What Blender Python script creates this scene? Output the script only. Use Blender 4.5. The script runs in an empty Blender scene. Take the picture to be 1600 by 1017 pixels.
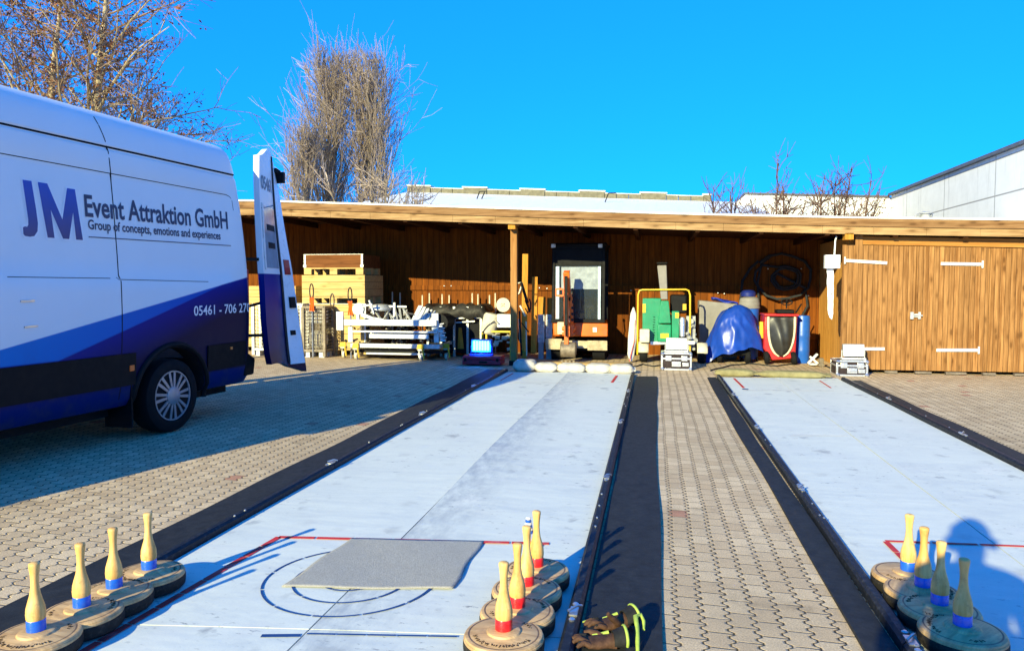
import bpy, bmesh, math, random
from mathutils import Vector, Matrix, noise as mnoise
R = math.radians
C = bpy.context.scene.collection
scene = bpy.context.scene

# ------------------------------------------------------------------ camera, sky, sun, exposure
CAM_H = 1.23
cam_d = bpy.data.cameras.new('camera'); cam = bpy.data.objects.new('camera', cam_d); C.objects.link(cam)
cam_d.sensor_width = 36; cam_d.lens = 1155/1600*36; cam_d.clip_end = 2000; cam_d.clip_start = 0.02
YAW, PITCH = R(10.913), R(2.998)
cam.location = (0, 0, CAM_H); cam.rotation_euler = (R(90)-PITCH, 0, YAW)
scene.camera = cam

SUN_EL, SUN_AZ = R(19.7), R(21.3)          # azimuth of the light's travel, measured from +Y towards +X
world = bpy.data.worlds.new('World'); scene.world = world; world.use_nodes = True
wn = world.node_tree; bg = wn.nodes['Background']
sky = wn.nodes.new('ShaderNodeTexSky'); sky.sky_type = 'NISHITA'; sky.sun_disc = False
sky.sun_elevation = SUN_EL; sky.sun_rotation = SUN_AZ + math.pi
sky.ozone_density = 3.0; sky.dust_density = 0.0; sky.air_density = 1.0
tint = wn.nodes.new('ShaderNodeMix'); tint.data_type = 'RGBA'; tint.blend_type = 'MULTIPLY'; tint.inputs[0].default_value = 1
tint.inputs[7].default_value = (0.05, 1.40, 4.1, 1)
gam = wn.nodes.new('ShaderNodeGamma'); gam.inputs[1].default_value = 0.5      # evens the sky out towards the horizon and the sun
wn.links.new(sky.outputs[0], gam.inputs[0]); wn.links.new(gam.outputs[0], tint.inputs[6]); wn.links.new(tint.outputs[2], bg.inputs[0])
bg.inputs[1].default_value = 0.095
sun_d = bpy.data.lights.new('sun', 'SUN'); sun_d.energy = 5.0; sun_d.angle = R(0.5); sun_d.color = (1, 0.93, 0.50)
sun = bpy.data.objects.new('sun', sun_d); C.objects.link(sun)
SDIR = Vector((math.sin(SUN_AZ)*math.cos(SUN_EL), math.cos(SUN_AZ)*math.cos(SUN_EL), -math.sin(SUN_EL)))
sun.rotation_euler = SDIR.to_track_quat('-Z', 'Y').to_euler(); sun.location = (-6, -8, 12)
scene.view_settings.view_transform = 'Standard'; scene.view_settings.look = 'None'
scene.view_settings.exposure = 0.95; scene.view_settings.gamma = 1; scene.view_settings.use_curve_mapping = False
scene.cycles.max_bounces = 6; scene.cycles.diffuse_bounces = 2

# a point of the place: where the sight line through photo point (px, py) meets the upright plane at distance Y
_f = 1155.0
_fw = Vector((-math.sin(YAW)*math.cos(PITCH), math.cos(YAW)*math.cos(PITCH), -math.sin(PITCH)))
_rt = Vector((math.cos(YAW), math.sin(YAW), 0)); _up = _rt.cross(_fw)
def at(px, py, Y):
    d = _fw*_f + _rt*(px-800) - _up*(py-508.5)
    return Vector((0, 0, CAM_H)) + d*(Y/d.y)
def onground(px, py, z=0.0):
    d = _fw*_f + _rt*(px-800) - _up*(py-508.5)
    return Vector((0, 0, CAM_H)) + d*((z-CAM_H)/d.z)

# ------------------------------------------------------------------ node helper
class NT:
    def __init__(s, name):
        s.m = bpy.data.materials.new(name); s.m.use_nodes = True
        s.t = s.m.node_tree; s.b = s.t.nodes['Principled BSDF']; s.out = s.t.nodes['Material Output']
    def n(s, ty, **kw):
        x = s.t.nodes.new(ty)
        for k, v in kw.items(): setattr(x, k, v)
        return x
    def put(s, sock, v):
        if isinstance(v, bpy.types.NodeSocket): s.t.links.new(v, sock)
        elif isinstance(v, (tuple, list)) and len(v) == 3 and sock.type == 'RGBA': sock.default_value = (*v, 1)
        else: sock.default_value = v
    def math(s, op, a, b=0.0, c=None, clamp=False):
        x = s.n('ShaderNodeMath', operation=op, use_clamp=clamp); s.put(x.inputs[0], a); s.put(x.inputs[1], b)
        if c is not None: s.put(x.inputs[2], c)
        return x.outputs[0]
    def mix(s, f, a, b, blend='MIX'):
        x = s.n('ShaderNodeMix', data_type='RGBA', blend_type=blend); s.put(x.inputs[0], f); s.put(x.inputs[6], a); s.put(x.inputs[7], b)
        return x.outputs[2]
    def rng(s, v, a, b, c=0.0, d=1.0, smooth=False):
        x = s.n('ShaderNodeMapRange'); x.interpolation_type = 'SMOOTHSTEP' if smooth else 'LINEAR'
        s.put(x.inputs[0], v); s.put(x.inputs[1], a); s.put(x.inputs[2], b); s.put(x.inputs[3], c); s.put(x.inputs[4], d)
        return x.outputs[0]
    def coord(s, which='Object'): return s.n('ShaderNodeTexCoord').outputs[which]
    def sep(s, v):
        x = s.n('ShaderNodeSeparateXYZ'); s.put(x.inputs[0], v); return x.outputs
    def comb(s, a, b, c):
        x = s.n('ShaderNodeCombineXYZ'); s.put(x.inputs[0], a); s.put(x.inputs[1], b); s.put(x.inputs[2], c); return x.outputs[0]
    def scale(s, v, sc):
        x = s.n('ShaderNodeVectorMath', operation='MULTIPLY'); s.put(x.inputs[0], v); x.inputs[1].default_value = sc; return x.outputs[0]
    def noise(s, v, sc, det=4, rough=0.55, out=0):
        x = s.n('ShaderNodeTexNoise'); s.put(x.inputs['Vector'], v); x.inputs['Scale'].default_value = sc
        x.inputs['Detail'].default_value = det; x.inputs['Roughness'].default_value = rough; return x.outputs[out]
    def white(s, v):
        x = s.n('ShaderNodeTexWhiteNoise', noise_dimensions='3D'); s.put(x.inputs[0], v); return x.outputs[0]
    def voro(s, v, sc, out='Distance', feature='F1'):
        x = s.n('ShaderNodeTexVoronoi', feature=feature); s.put(x.inputs['Vector'], v); x.inputs['Scale'].default_value = sc; return x.outputs[out]
    def bump(s, h, strength=0.4, dist=0.01):
        x = s.n('ShaderNodeBump'); x.inputs['Strength'].default_value = strength; x.inputs['Distance'].default_value = dist
        s.put(x.inputs['Height'], h); s.t.links.new(x.outputs[0], s.b.inputs['Normal'])
    def set(s, col=None, rough=None, metal=None, **kw):
        if col is not None: s.put(s.b.inputs['Base Color'], col)
        if rough is not None: s.put(s.b.inputs['Roughness'], rough)
        if metal is not None: s.put(s.b.inputs['Metallic'], metal)
        for k, v in kw.items(): s.put(s.b.inputs[k], v)
        return s.m

def pm(name, col, rough=0.6, metal=0.0, var=0.18, sc=6.0, bump=0.0, bsc=60.0, dirt=0.0, coat=0.0, dirtcol=(0.12, 0.09, 0.06)):
    """painted / plain material with mottling, optional grime and fine bump"""
    t = NT(name); o = t.coord()
    f = t.noise(o, sc, 5)
    dk = tuple(c*(1-var) for c in col); lt = tuple(min(1, c*(1+var*0.6)) for c in col)
    c = t.mix(t.rng(f, 0.3, 0.7), dk, lt)
    if dirt > 0:
        g = t.noise(o, sc*2.3, 7, 0.7)
        c = t.mix(t.math('MULTIPLY', t.rng(g, 0.52, 0.72), dirt), c, dirtcol)
    r = t.rng(t.noise(o, sc*3, 3), 0.2, 0.8, max(0.03, rough-0.1), min(1, rough+0.1))
    if bump: t.bump(t.noise(o, bsc, 4), bump, 0.004)
    t.set(c, r, metal); t.b.inputs['Specular IOR Level'].default_value = 0.5 if rough < 0.5 else 0.18
    if coat: t.b.inputs['Coat Weight'].default_value = coat; t.b.inputs['Coat Roughness'].default_value = 0.05
    return t.m

def emit(name, col, st):
    t = NT(name); t.set((0.8, 0.8, 0.8), 0.4); t.put(t.b.inputs['Emission Color'], col); t.b.inputs['Emission Strength'].default_value = st
    return t.m

def wood(name, light, dark, axis='Z', plank_axis=None, pw=0.12, knots=0.6, rough=0.75, gap=0.004, pvar=0.35, gapcol=(0.012, 0.007, 0.004)):
    """grain runs along axis; planks lie side by side along plank_axis"""
    t = NT(name); o = t.coord(); x, y, z = t.sep(o)
    S = {'X': x, 'Y': y, 'Z': z}
    stretch = {'X': (1.2, 22, 22), 'Y': (22, 1.2, 22), 'Z': (22, 22, 1.2)}[axis]
    base = o
    if plank_axis:
        u = t.math('DIVIDE', S[plank_axis], pw); pid = t.math('FLOOR', u); fr = t.math('FRACT', u)
        rnd = t.white(t.comb(pid, 3.7, 1.3))
        off = t.math('MULTIPLY', rnd, 37.0)
        vv = {'X': t.comb(t.math('ADD', x, off), y, z), 'Y': t.comb(x, t.math('ADD', y, off), z), 'Z': t.comb(x, y, t.math('ADD', z, off))}[axis]
        base = vv
    g = t.noise(t.scale(base, stretch), 1.0, 6, 0.62)
    g2 = t.noise(t.scale(base, tuple(q*3.1 for q in stretch)), 1.0, 3, 0.6)
    gg = t.math('ADD', t.math('MULTIPLY', g, 0.7), t.math('MULTIPLY', g2, 0.3))
    c = t.mix(t.rng(gg, 0.40, 0.60), dark, light)
    if knots:
        ks = {'X': (4.0, 11, 11), 'Y': (11, 4.0, 11), 'Z': (11, 11, 4.0)}[axis]
        kd = t.voro(t.scale(base, ks), 1.0)
        kd = t.math('ADD', kd, t.math('MULTIPLY', g, 0.08))
        c = t.mix(t.rng(kd, 0.15, 0.27, knots, 0.0), c, tuple(q*0.28 for q in dark))
        c = t.mix(t.rng(kd, 0.27, 0.50, 0.5*knots, 0.0), c, dark)
    big = t.noise(o, 1.1, 3)
    c = t.mix(t.rng(big, 0.35, 0.7, 0, 0.35), c, tuple(q*0.62 for q in light))
    h = gg
    if plank_axis:
        c = t.mix(t.math('MULTIPLY', rnd, pvar), c, tuple(q*0.45 for q in light))
        d = t.math('MULTIPLY', t.math('MINIMUM', fr, t.math('SUBTRACT', 1.0, fr)), pw)
        jn = t.rng(d, gap*0.4, gap)
        c = t.mix(jn, gapcol, c)
        h = t.math('ADD', t.math('MULTIPLY', gg, 0.25), t.rng(d, 0, gap*2.2))
    t.bump(h, 0.5, 0.006); t.b.inputs['Specular IOR Level'].default_value = 0.1
    return t.set(c, rough)

# ------------------------------------------------------------------ geometry helper
FR = {}                                      # world frame of each object, for parts given in world coordinates
class MB:
    def __init__(s): s.v = []; s.f = []; s.m = []
    def add(s, vs, fs, m=0):
        o = len(s.v); s.v.extend(Vector(p) for p in vs)
        for f in fs: s.f.append(tuple(i+o for i in f)); s.m.append(m)
        return s
    def box(s, c, size, rot=None, m=0):
        hx, hy, hz = size[0]/2, size[1]/2, size[2]/2; c = Vector(c)
        vs = [Vector((x, y, z)) for x in (-hx, hx) for y in (-hy, hy) for z in (-hz, hz)]
        if rot is not None: vs = [rot @ p for p in vs]
        return s.add([c+p for p in vs], [(0, 1, 3, 2), (4, 6, 7, 5), (0, 4, 5, 1), (2, 3, 7, 6), (0, 2, 6, 4), (1, 5, 7, 3)], m)
    def span(s, a, b, m=0):                  # box between two corners
        a, b = Vector(a), Vector(b); return s.box((a+b)/2, [abs(q) for q in (b-a)], None, m)
    def bar(s, p, q, w, h=None, m=0, up=(0, 0, 1)):
        p, q = Vector(p), Vector(q); h = h or w; d = q-p; L = d.length; d.normalize(); u = Vector(up)
        if abs(d.dot(u)) > 0.98: u = Vector((0, 1, 0))
        x = d.cross(u).normalized(); z = x.cross(d)
        return s.box((p+q)/2, (w, L, h), Matrix((x, d, z)).transposed(), m)
    def tube(s, pts, r, n=8, m=0, closed=False):
        pts = [Vector(p) for p in pts]; k = len(pts); rs = r if isinstance(r, (list, tuple)) else [r]*k
        u = None; o = len(s.v)
        for i, p in enumerate(pts):
            a = pts[(i-1) % k] if (closed or i > 0) else p; b = pts[(i+1) % k] if (closed or i < k-1) else p
            d = (b-a)
            d = d.normalized() if d.length > 1e-9 else Vector((0, 0, 1))
            if u is None: u = d.orthogonal().normalized()
            u = (u - d*u.dot(d)); u = u.normalized() if u.length > 1e-6 else d.orthogonal().normalized()
            w = d.cross(u)
            for j in range(n):
                t = 2*math.pi*j/n; s.v.append(p + (u*math.cos(t)+w*math.sin(t))*rs[i])
        for i in range(k if closed else k-1):
            i2 = (i+1) % k
            for j in range(n):
                j2 = (j+1) % n; s.f.append((o+i*n+j, o+i*n+j2, o+i2*n+j2, o+i2*n+j)); s.m.append(m)
        if not closed:
            s.f.append(tuple(o+j for j in reversed(range(n)))); s.m.append(m)
            s.f.append(tuple(o+(k-1)*n+j for j in range(n))); s.m.append(m)
        return s
    def lathe(s, prof, n=24, m=0, c=(0, 0, 0), rot=None):
        o = len(s.v); c = Vector(c)
        for r, z in prof:
            for j in range(n):
                t = 2*math.pi*j/n; p = Vector((r*math.cos(t), r*math.sin(t), z))
                s.v.append(c + (rot @ p if rot is not None else p))
        for i in range(len(prof)-1):
            for j in range(n):
                j2 = (j+1) % n; s.f.append((o+i*n+j, o+i*n+j2, o+(i+1)*n+j2, o+(i+1)*n+j)); s.m.append(m)
        s.f.append(tuple(o+j for j in reversed(range(n)))); s.m.append(m)
        s.f.append(tuple(o+(len(prof)-1)*n+j for j in range(n))); s.m.append(m)
        return s
    def cyl(s, p, q, r, n=16, m=0): return s.tube([p, q], r, n, m)
    def prism(s, pts, d, m=0):               # closed outline (3-D points) pushed along vector d
        k = len(pts); d = Vector(d); a = [Vector(p) for p in pts]
        return s.add(a+[p+d for p in a], [tuple(range(k))[::-1], tuple(range(k, 2*k))]+[(i, (i+1) % k, k+(i+1) % k, k+i) for i in range(k)], m)
    def grid(s, fn, nu, nv, m=0, flip=False):
        o = len(s.v)
        for i in range(nu+1):
            for j in range(nv+1): s.v.append(Vector(fn(i/nu, j/nv)))
        for i in range(nu):
            for j in range(nv):
                a = o+i*(nv+1)+j; f = (a, a+nv+1, a+nv+2, a+1)
                s.f.append(f[::-1] if flip else f); s.m.append(m)
        return s
    def sweepz(s, *k): return s
    def build(s, name, mats, parent=None, bevel=0.0, smooth=35, local=False, base=True, recalc=True, solid=0.0, subsurf=0):
        if not isinstance(mats, (list, tuple)): mats = [mats]
        if parent is not None and not local:
            inv = FR[parent].inverted(); vs = [inv @ p for p in s.v]; loc = None
        elif parent is None and base and not local:
            xs = [p.x for p in s.v]; ys = [p.y for p in s.v]; z0 = min(p.z for p in s.v)
            loc = Vector(((min(xs)+max(xs))/2, (min(ys)+max(ys))/2, z0)); vs = [p-loc for p in s.v]
        else: vs = s.v; loc = None
        me = bpy.data.meshes.new(name); me.from_pydata([tuple(p) for p in vs], [], s.f)
        for mm in mats: me.materials.append(mm)
        if len(mats) > 1: me.polygons.foreach_set('material_index', s.m)
        if recalc:
            b = bmesh.new(); b.from_mesh(me); bmesh.ops.recalc_face_normals(b, faces=b.faces); b.to_mesh(me); b.free()
        if smooth:
            me.polygons.foreach_set('use_smooth', [True]*len(me.polygons)); me.set_sharp_from_angle(angle=R(smooth))
        me.update()
        o = bpy.data.objects.new(name, me); C.objects.link(o)
        if loc is not None: o.location = loc
        if parent is not None: o.parent = parent; FR[o] = FR[parent]
        else: FR[o] = Matrix.Translation(loc) if loc is not None else Matrix.Identity(4)
        if solid: q = o.modifiers.new('solid', 'SOLIDIFY'); q.thickness = solid; q.offset = 0
        if subsurf: q = o.modifiers.new('sub', 'SUBSURF'); q.levels = q.render_levels = subsurf
        if bevel:
            q = o.modifiers.new('bevel', 'BEVEL'); q.width = bevel; q.segments = 2; q.limit_method = 'ANGLE'; q.angle_limit = R(40); q.harden_normals = False
        return o

def tag(o, label, cat, group=None):
    o['label'] = label; o['category'] = cat
    if group: o['group'] = group
    return o
def E(name, label, cat, loc, rz=0.0, group=None):
    o = bpy.data.objects.new(name, None); C.objects.link(o); o.empty_display_size = 0.1
    o.location = loc; o.rotation_euler = (0, 0, rz)
    FR[o] = Matrix.Translation(Vector(loc)) @ Matrix.Rotation(rz, 4, 'Z')
    return tag(o, label, cat, group)
def dup(root, loc, rz=None, label=None, deep=True):
    r = root.copy(); C.objects.link(r); r.location = loc
    if rz is not None: r.rotation_euler = (0, 0, rz)
    if label: r['label'] = label
    def rec(a, b):
        for ch in list(a.children):
            c = ch.copy(); C.objects.link(c); c.parent = b; rec(ch, c)
    if deep: rec(root, r)
    FR[r] = Matrix.Translation(Vector(loc)) @ Matrix.Rotation(r.rotation_euler.z, 4, 'Z')
    return r
def structure(o): o['kind'] = 'structure'; return o

def text2d(string, bold=0.0, shear=0.0):
    cu = bpy.data.curves.new('lettering', 'FONT'); cu.body = string; cu.offset = bold; cu.shear = shear; cu.resolution_u = 3
    ob = bpy.data.objects.new('lettering', cu); C.objects.link(ob)
    dg = bpy.context.evaluated_depsgraph_get(); me = ob.evaluated_get(dg).to_mesh()
    vs = [(v.co.x, v.co.y) for v in me.vertices]; fs = [tuple(p.vertices) for p in me.polygons]
    ob.evaluated_get(dg).to_mesh_clear(); bpy.data.objects.remove(ob); bpy.data.curves.remove(cu)
    x0 = min(p[0] for p in vs); x1 = max(p[0] for p in vs); y0 = min(p[1] for p in vs); y1 = max(p[1] for p in vs)
    return [((p[0]-x0)/(x1-x0), (p[1]-y0)/(y1-y0)) for p in vs], fs

def interp(tab, x):
    if x <= tab[0][0]: return tab[0][1]
    for (a, b), (c, d) in zip(tab, tab[1:]):
        if x <= c: return b+(d-b)*(x-a)/(c-a)
    return tab[-1][1]
def sstep(a, b, x):
    t = max(0, min(1, (x-a)/(b-a))); return t*t*(3-2*t)

# ------------------------------------------------------------------ shared materials
M = {}
M['black_rubber'] = pm('black_rubber', (0.022, 0.024, 0.028), 0.7, var=0.3, sc=14, bump=0.3, bsc=180, dirt=0.15, dirtcol=(0.10, 0.095, 0.09))
M['black_plastic'] = pm('black_plastic', (0.005, 0.005, 0.006), 0.65, var=0.2)
M['tyre'] = pm('tyre_rubber', (0.007, 0.007, 0.008), 0.8, bump=0.3, bsc=90)
M['steel'] = pm('bare_steel', (0.55, 0.56, 0.58), 0.35, 0.9, dirt=0.25)
M['galv'] = pm('galvanised_steel', (0.55, 0.55, 0.54), 0.5, 0.5, var=0.25, sc=25, dirt=0.25)
M['white_paint'] = pm('white_paint', (0.70, 0.70, 0.68), 0.5, var=0.15, dirt=0.5)
M['cream'] = pm('cream_plastic', (0.62, 0.56, 0.42), 0.55, var=0.2, dirt=0.4)
M['red_paint'] = pm('red_paint', (0.55, 0.02, 0.02), 0.35, dirt=0.2, coat=0.3)
M['red_line'] = pm('red_line_tape', (0.55, 0.035, 0.035), 0.6, dirt=0.2, dirtcol=(0.6, 0.5, 0.5))
M['blue_line'] = pm('blue_line_tape', (0.015, 0.06, 0.20), 0.6, dirt=0.1)
M['orange'] = pm('orange_paint', (0.80, 0.14, 0.01), 0.4, dirt=0.5, coat=0.2)
M['yellow'] = pm('yellow_paint', (0.62, 0.40, 0.015), 0.45, dirt=0.2)
M['green'] = pm('green_paint', (0.005, 0.22, 0.10), 0.4, dirt=0.15, coat=0.3)
M['grey_paint'] = pm('grey_paint', (0.33, 0.33, 0.33), 0.5, dirt=0.2)
M['grey_box'] = pm('grey_plastic', (0.23, 0.215, 0.21), 0.6, dirt=0.2)
M['blue_plastic'] = pm('blue_plastic', (0.01, 0.10, 0.48), 0.4, dirt=0.1)
M['rust'] = pm('worn_steel', (0.22, 0.18, 0.14), 0.6, 0.4, var=0.35, sc=18, dirt=0.4)
M['zinc'] = pm('white_zinc', (0.66, 0.65, 0.62), 0.5, 0.1, var=0.15, sc=20, dirt=0.3)
M['alu'] = pm('aluminium', (0.72, 0.73, 0.74), 0.32, 0.8, var=0.08, sc=20)
M['dark_void'] = pm('dark_lining', (0.012, 0.012, 0.013), 0.9)

# ------------------------------------------------------------------ paving
def paver_material():
    t = NT('interlocking_pavers'); o = t.coord(); x, y, z = t.sep(o)
    W, p = 0.093, 0.058
    wob = t.math('MULTIPLY', t.math('SUBTRACT', t.noise(o, 1.3, 2), 0.5), 0.03)
    pp = t.math('PINGPONG', y, p/2)
    zig = t.math('MULTIPLY', t.rng(pp, 0.0085, 0.0205, -1, 1), 0.0088)
    u = t.math('DIVIDE', t.math('ADD', t.math('ADD', x, zig), wob), W); col = t.math('FLOOR', u); fu = t.math('FRACT', u)
    du = t.math('MULTIPLY', t.math('MINIMUM', fu, t.math('SUBTRACT', 1.0, fu)), W)
    half = t.math('MULTIPLY', t.math('MODULO', t.math('ADD', col, 1000.0), 2.0), 0.058)
    v = t.math('DIVIDE', t.math('ADD', t.math('ADD', y, half), t.math('MULTIPLY', t.math('SUBTRACT', fu, 0.5), 0.006)), 0.116)
    row = t.math('FLOOR', v); fv = t.math('FRACT', v)
    dv = t.math('MULTIPLY', t.math('MINIMUM', fv, t.math('SUBTRACT', 1.0, fv)), 0.116)
    idv = t.comb(col, row, 0.0); rnd = t.white(idv); rnd2 = t.white(t.comb(row, col, 4.0))
    fine = t.noise(o, 150, 4, 0.75); mid = t.noise(o, 7, 5, 0.65); big = t.noise(o, 0.5, 4, 0.6)
    c = t.mix(rnd, (0.60, 0.425, 0.25), (0.80, 0.60, 0.37))
    c = t.mix(t.math('GREATER_THAN', rnd2, 0.9915), c, (0.52, 0.20, 0.125))
    c = t.mix(t.rng(fine, 0.36, 0.60, 0.70, 0), c, (0.27, 0.19, 0.115))
    c = t.mix(t.rng(t.noise(o, 420, 2, 0.6), 0.56, 0.66, 0, 0.5), c, (0.80, 0.70, 0.52))
    c = t.mix(t.rng(mid, 0.45, 0.75, 0, 0.45), c, (0.30, 0.235, 0.165))
    c = t.mix(t.rng(big, 0.45, 0.7, 0, 0.45), c, (0.33, 0.25, 0.15))
    stain = t.noise(o, 1.9, 6, 0.7); c = t.mix(t.rng(stain, 0.58, 0.66, 0, 0.35), c, (0.17, 0.125, 0.08))
    ju = t.rng(t.math('ADD', du, t.math('MULTIPLY', t.math('SUBTRACT', mid, 0.5), 0.006)), 0.0012, 0.0052); jv = t.rng(dv, 0.0012, 0.0042, 0.15, 1.0)
    jv = t.math('MAXIMUM', jv, t.rng(mid, 0.52, 0.62))
    j = t.math('MULTIPLY', ju, jv)
    moss = t.rng(t.noise(o, 2.2, 3), 0.52, 0.7)
    c = t.mix(j, t.mix(moss, (0.060, 0.043, 0.028), (0.085, 0.066, 0.033)), c)
    h = t.math('ADD', t.math('MULTIPLY', t.rng(du, 0.0, 0.009), t.rng(dv, 0.0, 0.006, 0.6, 1.0)), t.math('MULTIPLY', fine, 0.30))
    h = t.math('ADD', h, t.math('MULTIPLY', rnd, 0.18))
    t.bump(h, 0.75, 0.006); t.b.inputs['Specular IOR Level'].default_value = 0.05
    return t.set(c, 0.9)
g = MB().add([(-150, -60, 0), (150, -60, 0), (150, 240, 0), (-150, 240, 0)], [(0, 1, 2, 3)])
structure(g.build('paving', paver_material(), base=False, smooth=0))

# ------------------------------------------------------------------ white sliding lanes
def lane_material(name, shade_wear):
    t = NT(name); o = t.coord(); x, y, z = t.sep(o)
    st = t.noise(t.scale(o, (5.0, 14, 1)), 1.0, 6, 0.65)                     # crosswise scuffs
    sc2 = t.noise(t.scale(o, (9, 22, 1)), 1.6, 5, 0.7)
    big = t.noise(o, 0.9, 4)
    c = t.mix(t.rng(st, 0.35, 0.65), (0.600, 0.615, 0.555), (0.625, 0.642, 0.58))
    c = t.mix(t.rng(big, 0.4, 0.7, 0, 0.35), c, (0.55, 0.575, 0.54))
    patch = t.rng(t.noise(o, 1.3, 2), 0.42, 0.55)
    c = t.mix(t.math('MULTIPLY', t.math('MULTIPLY', t.rng(sc2, 0.60, 0.68), patch), 0.9), c, (0.16, 0.17, 0.18))
    wob = t.n('ShaderNodeVectorMath', operation='ADD'); t.put(wob.inputs[0], t.scale(o, (1.0, 0.8, 1))); t.put(wob.inputs[1], t.scale(t.noise(o, 14, 3, 0.6, out=1), (0.14, 0.10, 0)))
    for sc_, r0, r1, thr, dk in ((4.2, 0.05, 0.27, 0.55, 0.85), (8.0, 0.05, 0.30, 0.62, 0.75)):
        vn = t.n('ShaderNodeTexVoronoi'); t.put(vn.inputs['Vector'], wob.outputs[0]); vn.inputs['Scale'].default_value = sc_
        pick = t.math('GREATER_THAN', t.sep(vn.outputs['Color'])[0], thr)
        c = t.mix(t.math('MULTIPLY', t.math('MULTIPLY', t.rng(vn.outputs['Distance'], r0, r1, dk, 0), pick), patch), c, (0.22, 0.23, 0.24))
    smu = t.noise(o, 3.3, 5, 0.7); c = t.mix(t.rng(smu, 0.52, 0.70, 0, 0.30), c, (0.42, 0.45, 0.46))
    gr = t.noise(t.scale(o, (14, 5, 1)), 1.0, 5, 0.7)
    band = t.math('MULTIPLY', t.math('GREATER_THAN', x, 0.006), t.rng(x, 0.0, 0.42, shade_wear, 0.0))  # grey band right of the seam: shading painted in, mixed with worn dirt
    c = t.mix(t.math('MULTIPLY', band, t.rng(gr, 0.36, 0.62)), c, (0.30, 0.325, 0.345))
    fg = t.noise(o, 160, 3, 0.7); c = t.mix(t.rng(fg, 0.52, 0.66, 0, 0.22), c, (0.40, 0.42, 0.42))
    pk = t.noise(o, 2.6, 3)
    c = t.mix(t.rng(pk, 0.55, 0.75, 0, 0.10), c, (0.78, 0.66, 0.66))
    t.bump(t.math('ADD', t.math('MULTIPLY', t.noise(t.scale(o, (1.2, 3.5, 1)), 1.0, 3), 1.0), t.math('MULTIPLY', t.noise(o, 45, 4, 0.7), 0.05)), 0.28, 0.03)
    t.b.inputs['Specular IOR Level'].default_value = 0.12
    return t.set(c, 0.6)
M['lane'] = lane_material('worn_shaded_lane_plastic', 0.75); M['lane_clean'] = lane_material('white_lane_plastic', 0.10)
def lane(name, label, mat_, xl, xr, xm, y0, y1, lift, zt=0.008):
    r = E(name, label, 'sliding lane', ((xl+xr)/2, (y0+y1)/2, 0), 0, 'white sliding lanes on the paving')
    brk = 2.28
    for a, b, side in ((xl, xm-0.003, 0), (xm+0.003, xr, 1)):
        for (ya, yb) in ((y0, brk-0.003), (brk+0.003, y1)):
            ny = max(4, int((yb-ya)/0.12)); nx = 14
            def top(u, v, a=a, b=b, ya=ya, yb=yb, side=side):
                # finer columns near the middle seam, whose edge has curled up a little
                w = u**2 if side else 1-(1-u)**2
                X = a+(b-a)*w; Y = ya+(yb-ya)*v + (X-xl)*0.13
                d = (X-a) if side else (b-X)
                amp = lift*(0.55+0.45*math.sin(Y*1.1+1.3))*sstep(3.5, 4.3, Y)
                z = zt + (amp if side else amp*0.35)*math.exp(-d/0.16) + 0.0016*math.sin(Y*2.3+X*3)*1
                return (X, Y, z)
            m = MB(); m.grid(top, nx, ny)
            k = len(m.v); m.v += [Vector((p.x, p.y, 0.004)) for p in m.v[:k]]
            W = ny+1
            for i in range(nx):
                m.f += [(i*W, i*W+k, (i+1)*W+k, (i+1)*W), (i*W+ny, (i+1)*W+ny, (i+1)*W+ny+k, i*W+ny+k)]; m.m += [0, 0]
            for j in range(ny):
                m.f += [(j, j+1, j+1+k, j+k), (nx*W+j, nx*W+j+k, nx*W+j+1+k, nx*W+j+1)]; m.m += [0, 0]
            m.build('lane_panel', M[mat_], r, smooth=40)
    return r
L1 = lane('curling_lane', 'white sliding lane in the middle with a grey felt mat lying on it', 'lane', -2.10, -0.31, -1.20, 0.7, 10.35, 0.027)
L2 = lane('curling_lane', 'white sliding lane at the right edge, crossed by the dark human shadow', 'lane_clean', 0.89, 2.41, 1.60, 0.7, 10.30, 0.006)
ZL = 0.0115
def flat(mb, pts, z=ZL, m=0, th=0.0012):
    mb.prism([Vector((p[0], p[1], z)) for p in pts], (0, 0, th), m)
def dashes(mb, p, q, w, n, gap=0.06, z=ZL):
    p, q = Vector((p[0], p[1], 0)), Vector((q[0], q[1], 0)); d = q-p
    nrm = Vector((-d.y, d.x, 0)).normalized()*w/2
    for i in range(n):
        a = p+d*(i/n); b = p+d*((i+1-gap)/n)
        flat(mb, [a-nrm, b-nrm, b+nrm, a+nrm], z)
# red house line
m = MB()
dashes(m, (-1.79, 3.27), (-0.47, 3.43), 0.028, 7); dashes(m, (-1.79, 3.27), (-1.93, 1.2), 0.030, 15); dashes(m, (-0.52, 3.41), (-0.66, 1.2), 0.030, 15)
m.build('house_line', M['red_line'], L1, smooth=0)
m = MB(); dashes(m, (1.10, 3.77), (2.38, 3.86), 0.020, 6, z=0.012); dashes(m, (1.10, 3.76), (1.18, 1.4), 0.028, 16)
m.build('house_line', M['red_line'], L2, smooth=0)
def ring(mb, c, r, w, n, frac=0.93, z=ZL):
    for i in range(n):
        t0 = 2*math.pi*i/n; t1 = t0+2*math.pi/n*frac; k = 6
        A = []; B = []
        for j in range(k+1):
            t = t0+(t1-t0)*j/k
            A.append((c[0]+(r-w/2)*math.cos(t), c[1]+(r-w/2)*math.sin(t))); B.append((c[0]+(r+w/2)*math.cos(t), c[1]+(r+w/2)*math.sin(t)))
        for j in range(k): flat(mb, [A[j], B[j], B[j+1], A[j+1]], z)
RC = (-1.235, 2.85)
for rr, n in ((0.355, 12), (0.235, 9), (0.12, 7)):
    m = MB(); ring(m, RC, rr, 0.0085, n, 0.94); m.build('target_ring', M['blue_line'], L1, smooth=0)
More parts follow.
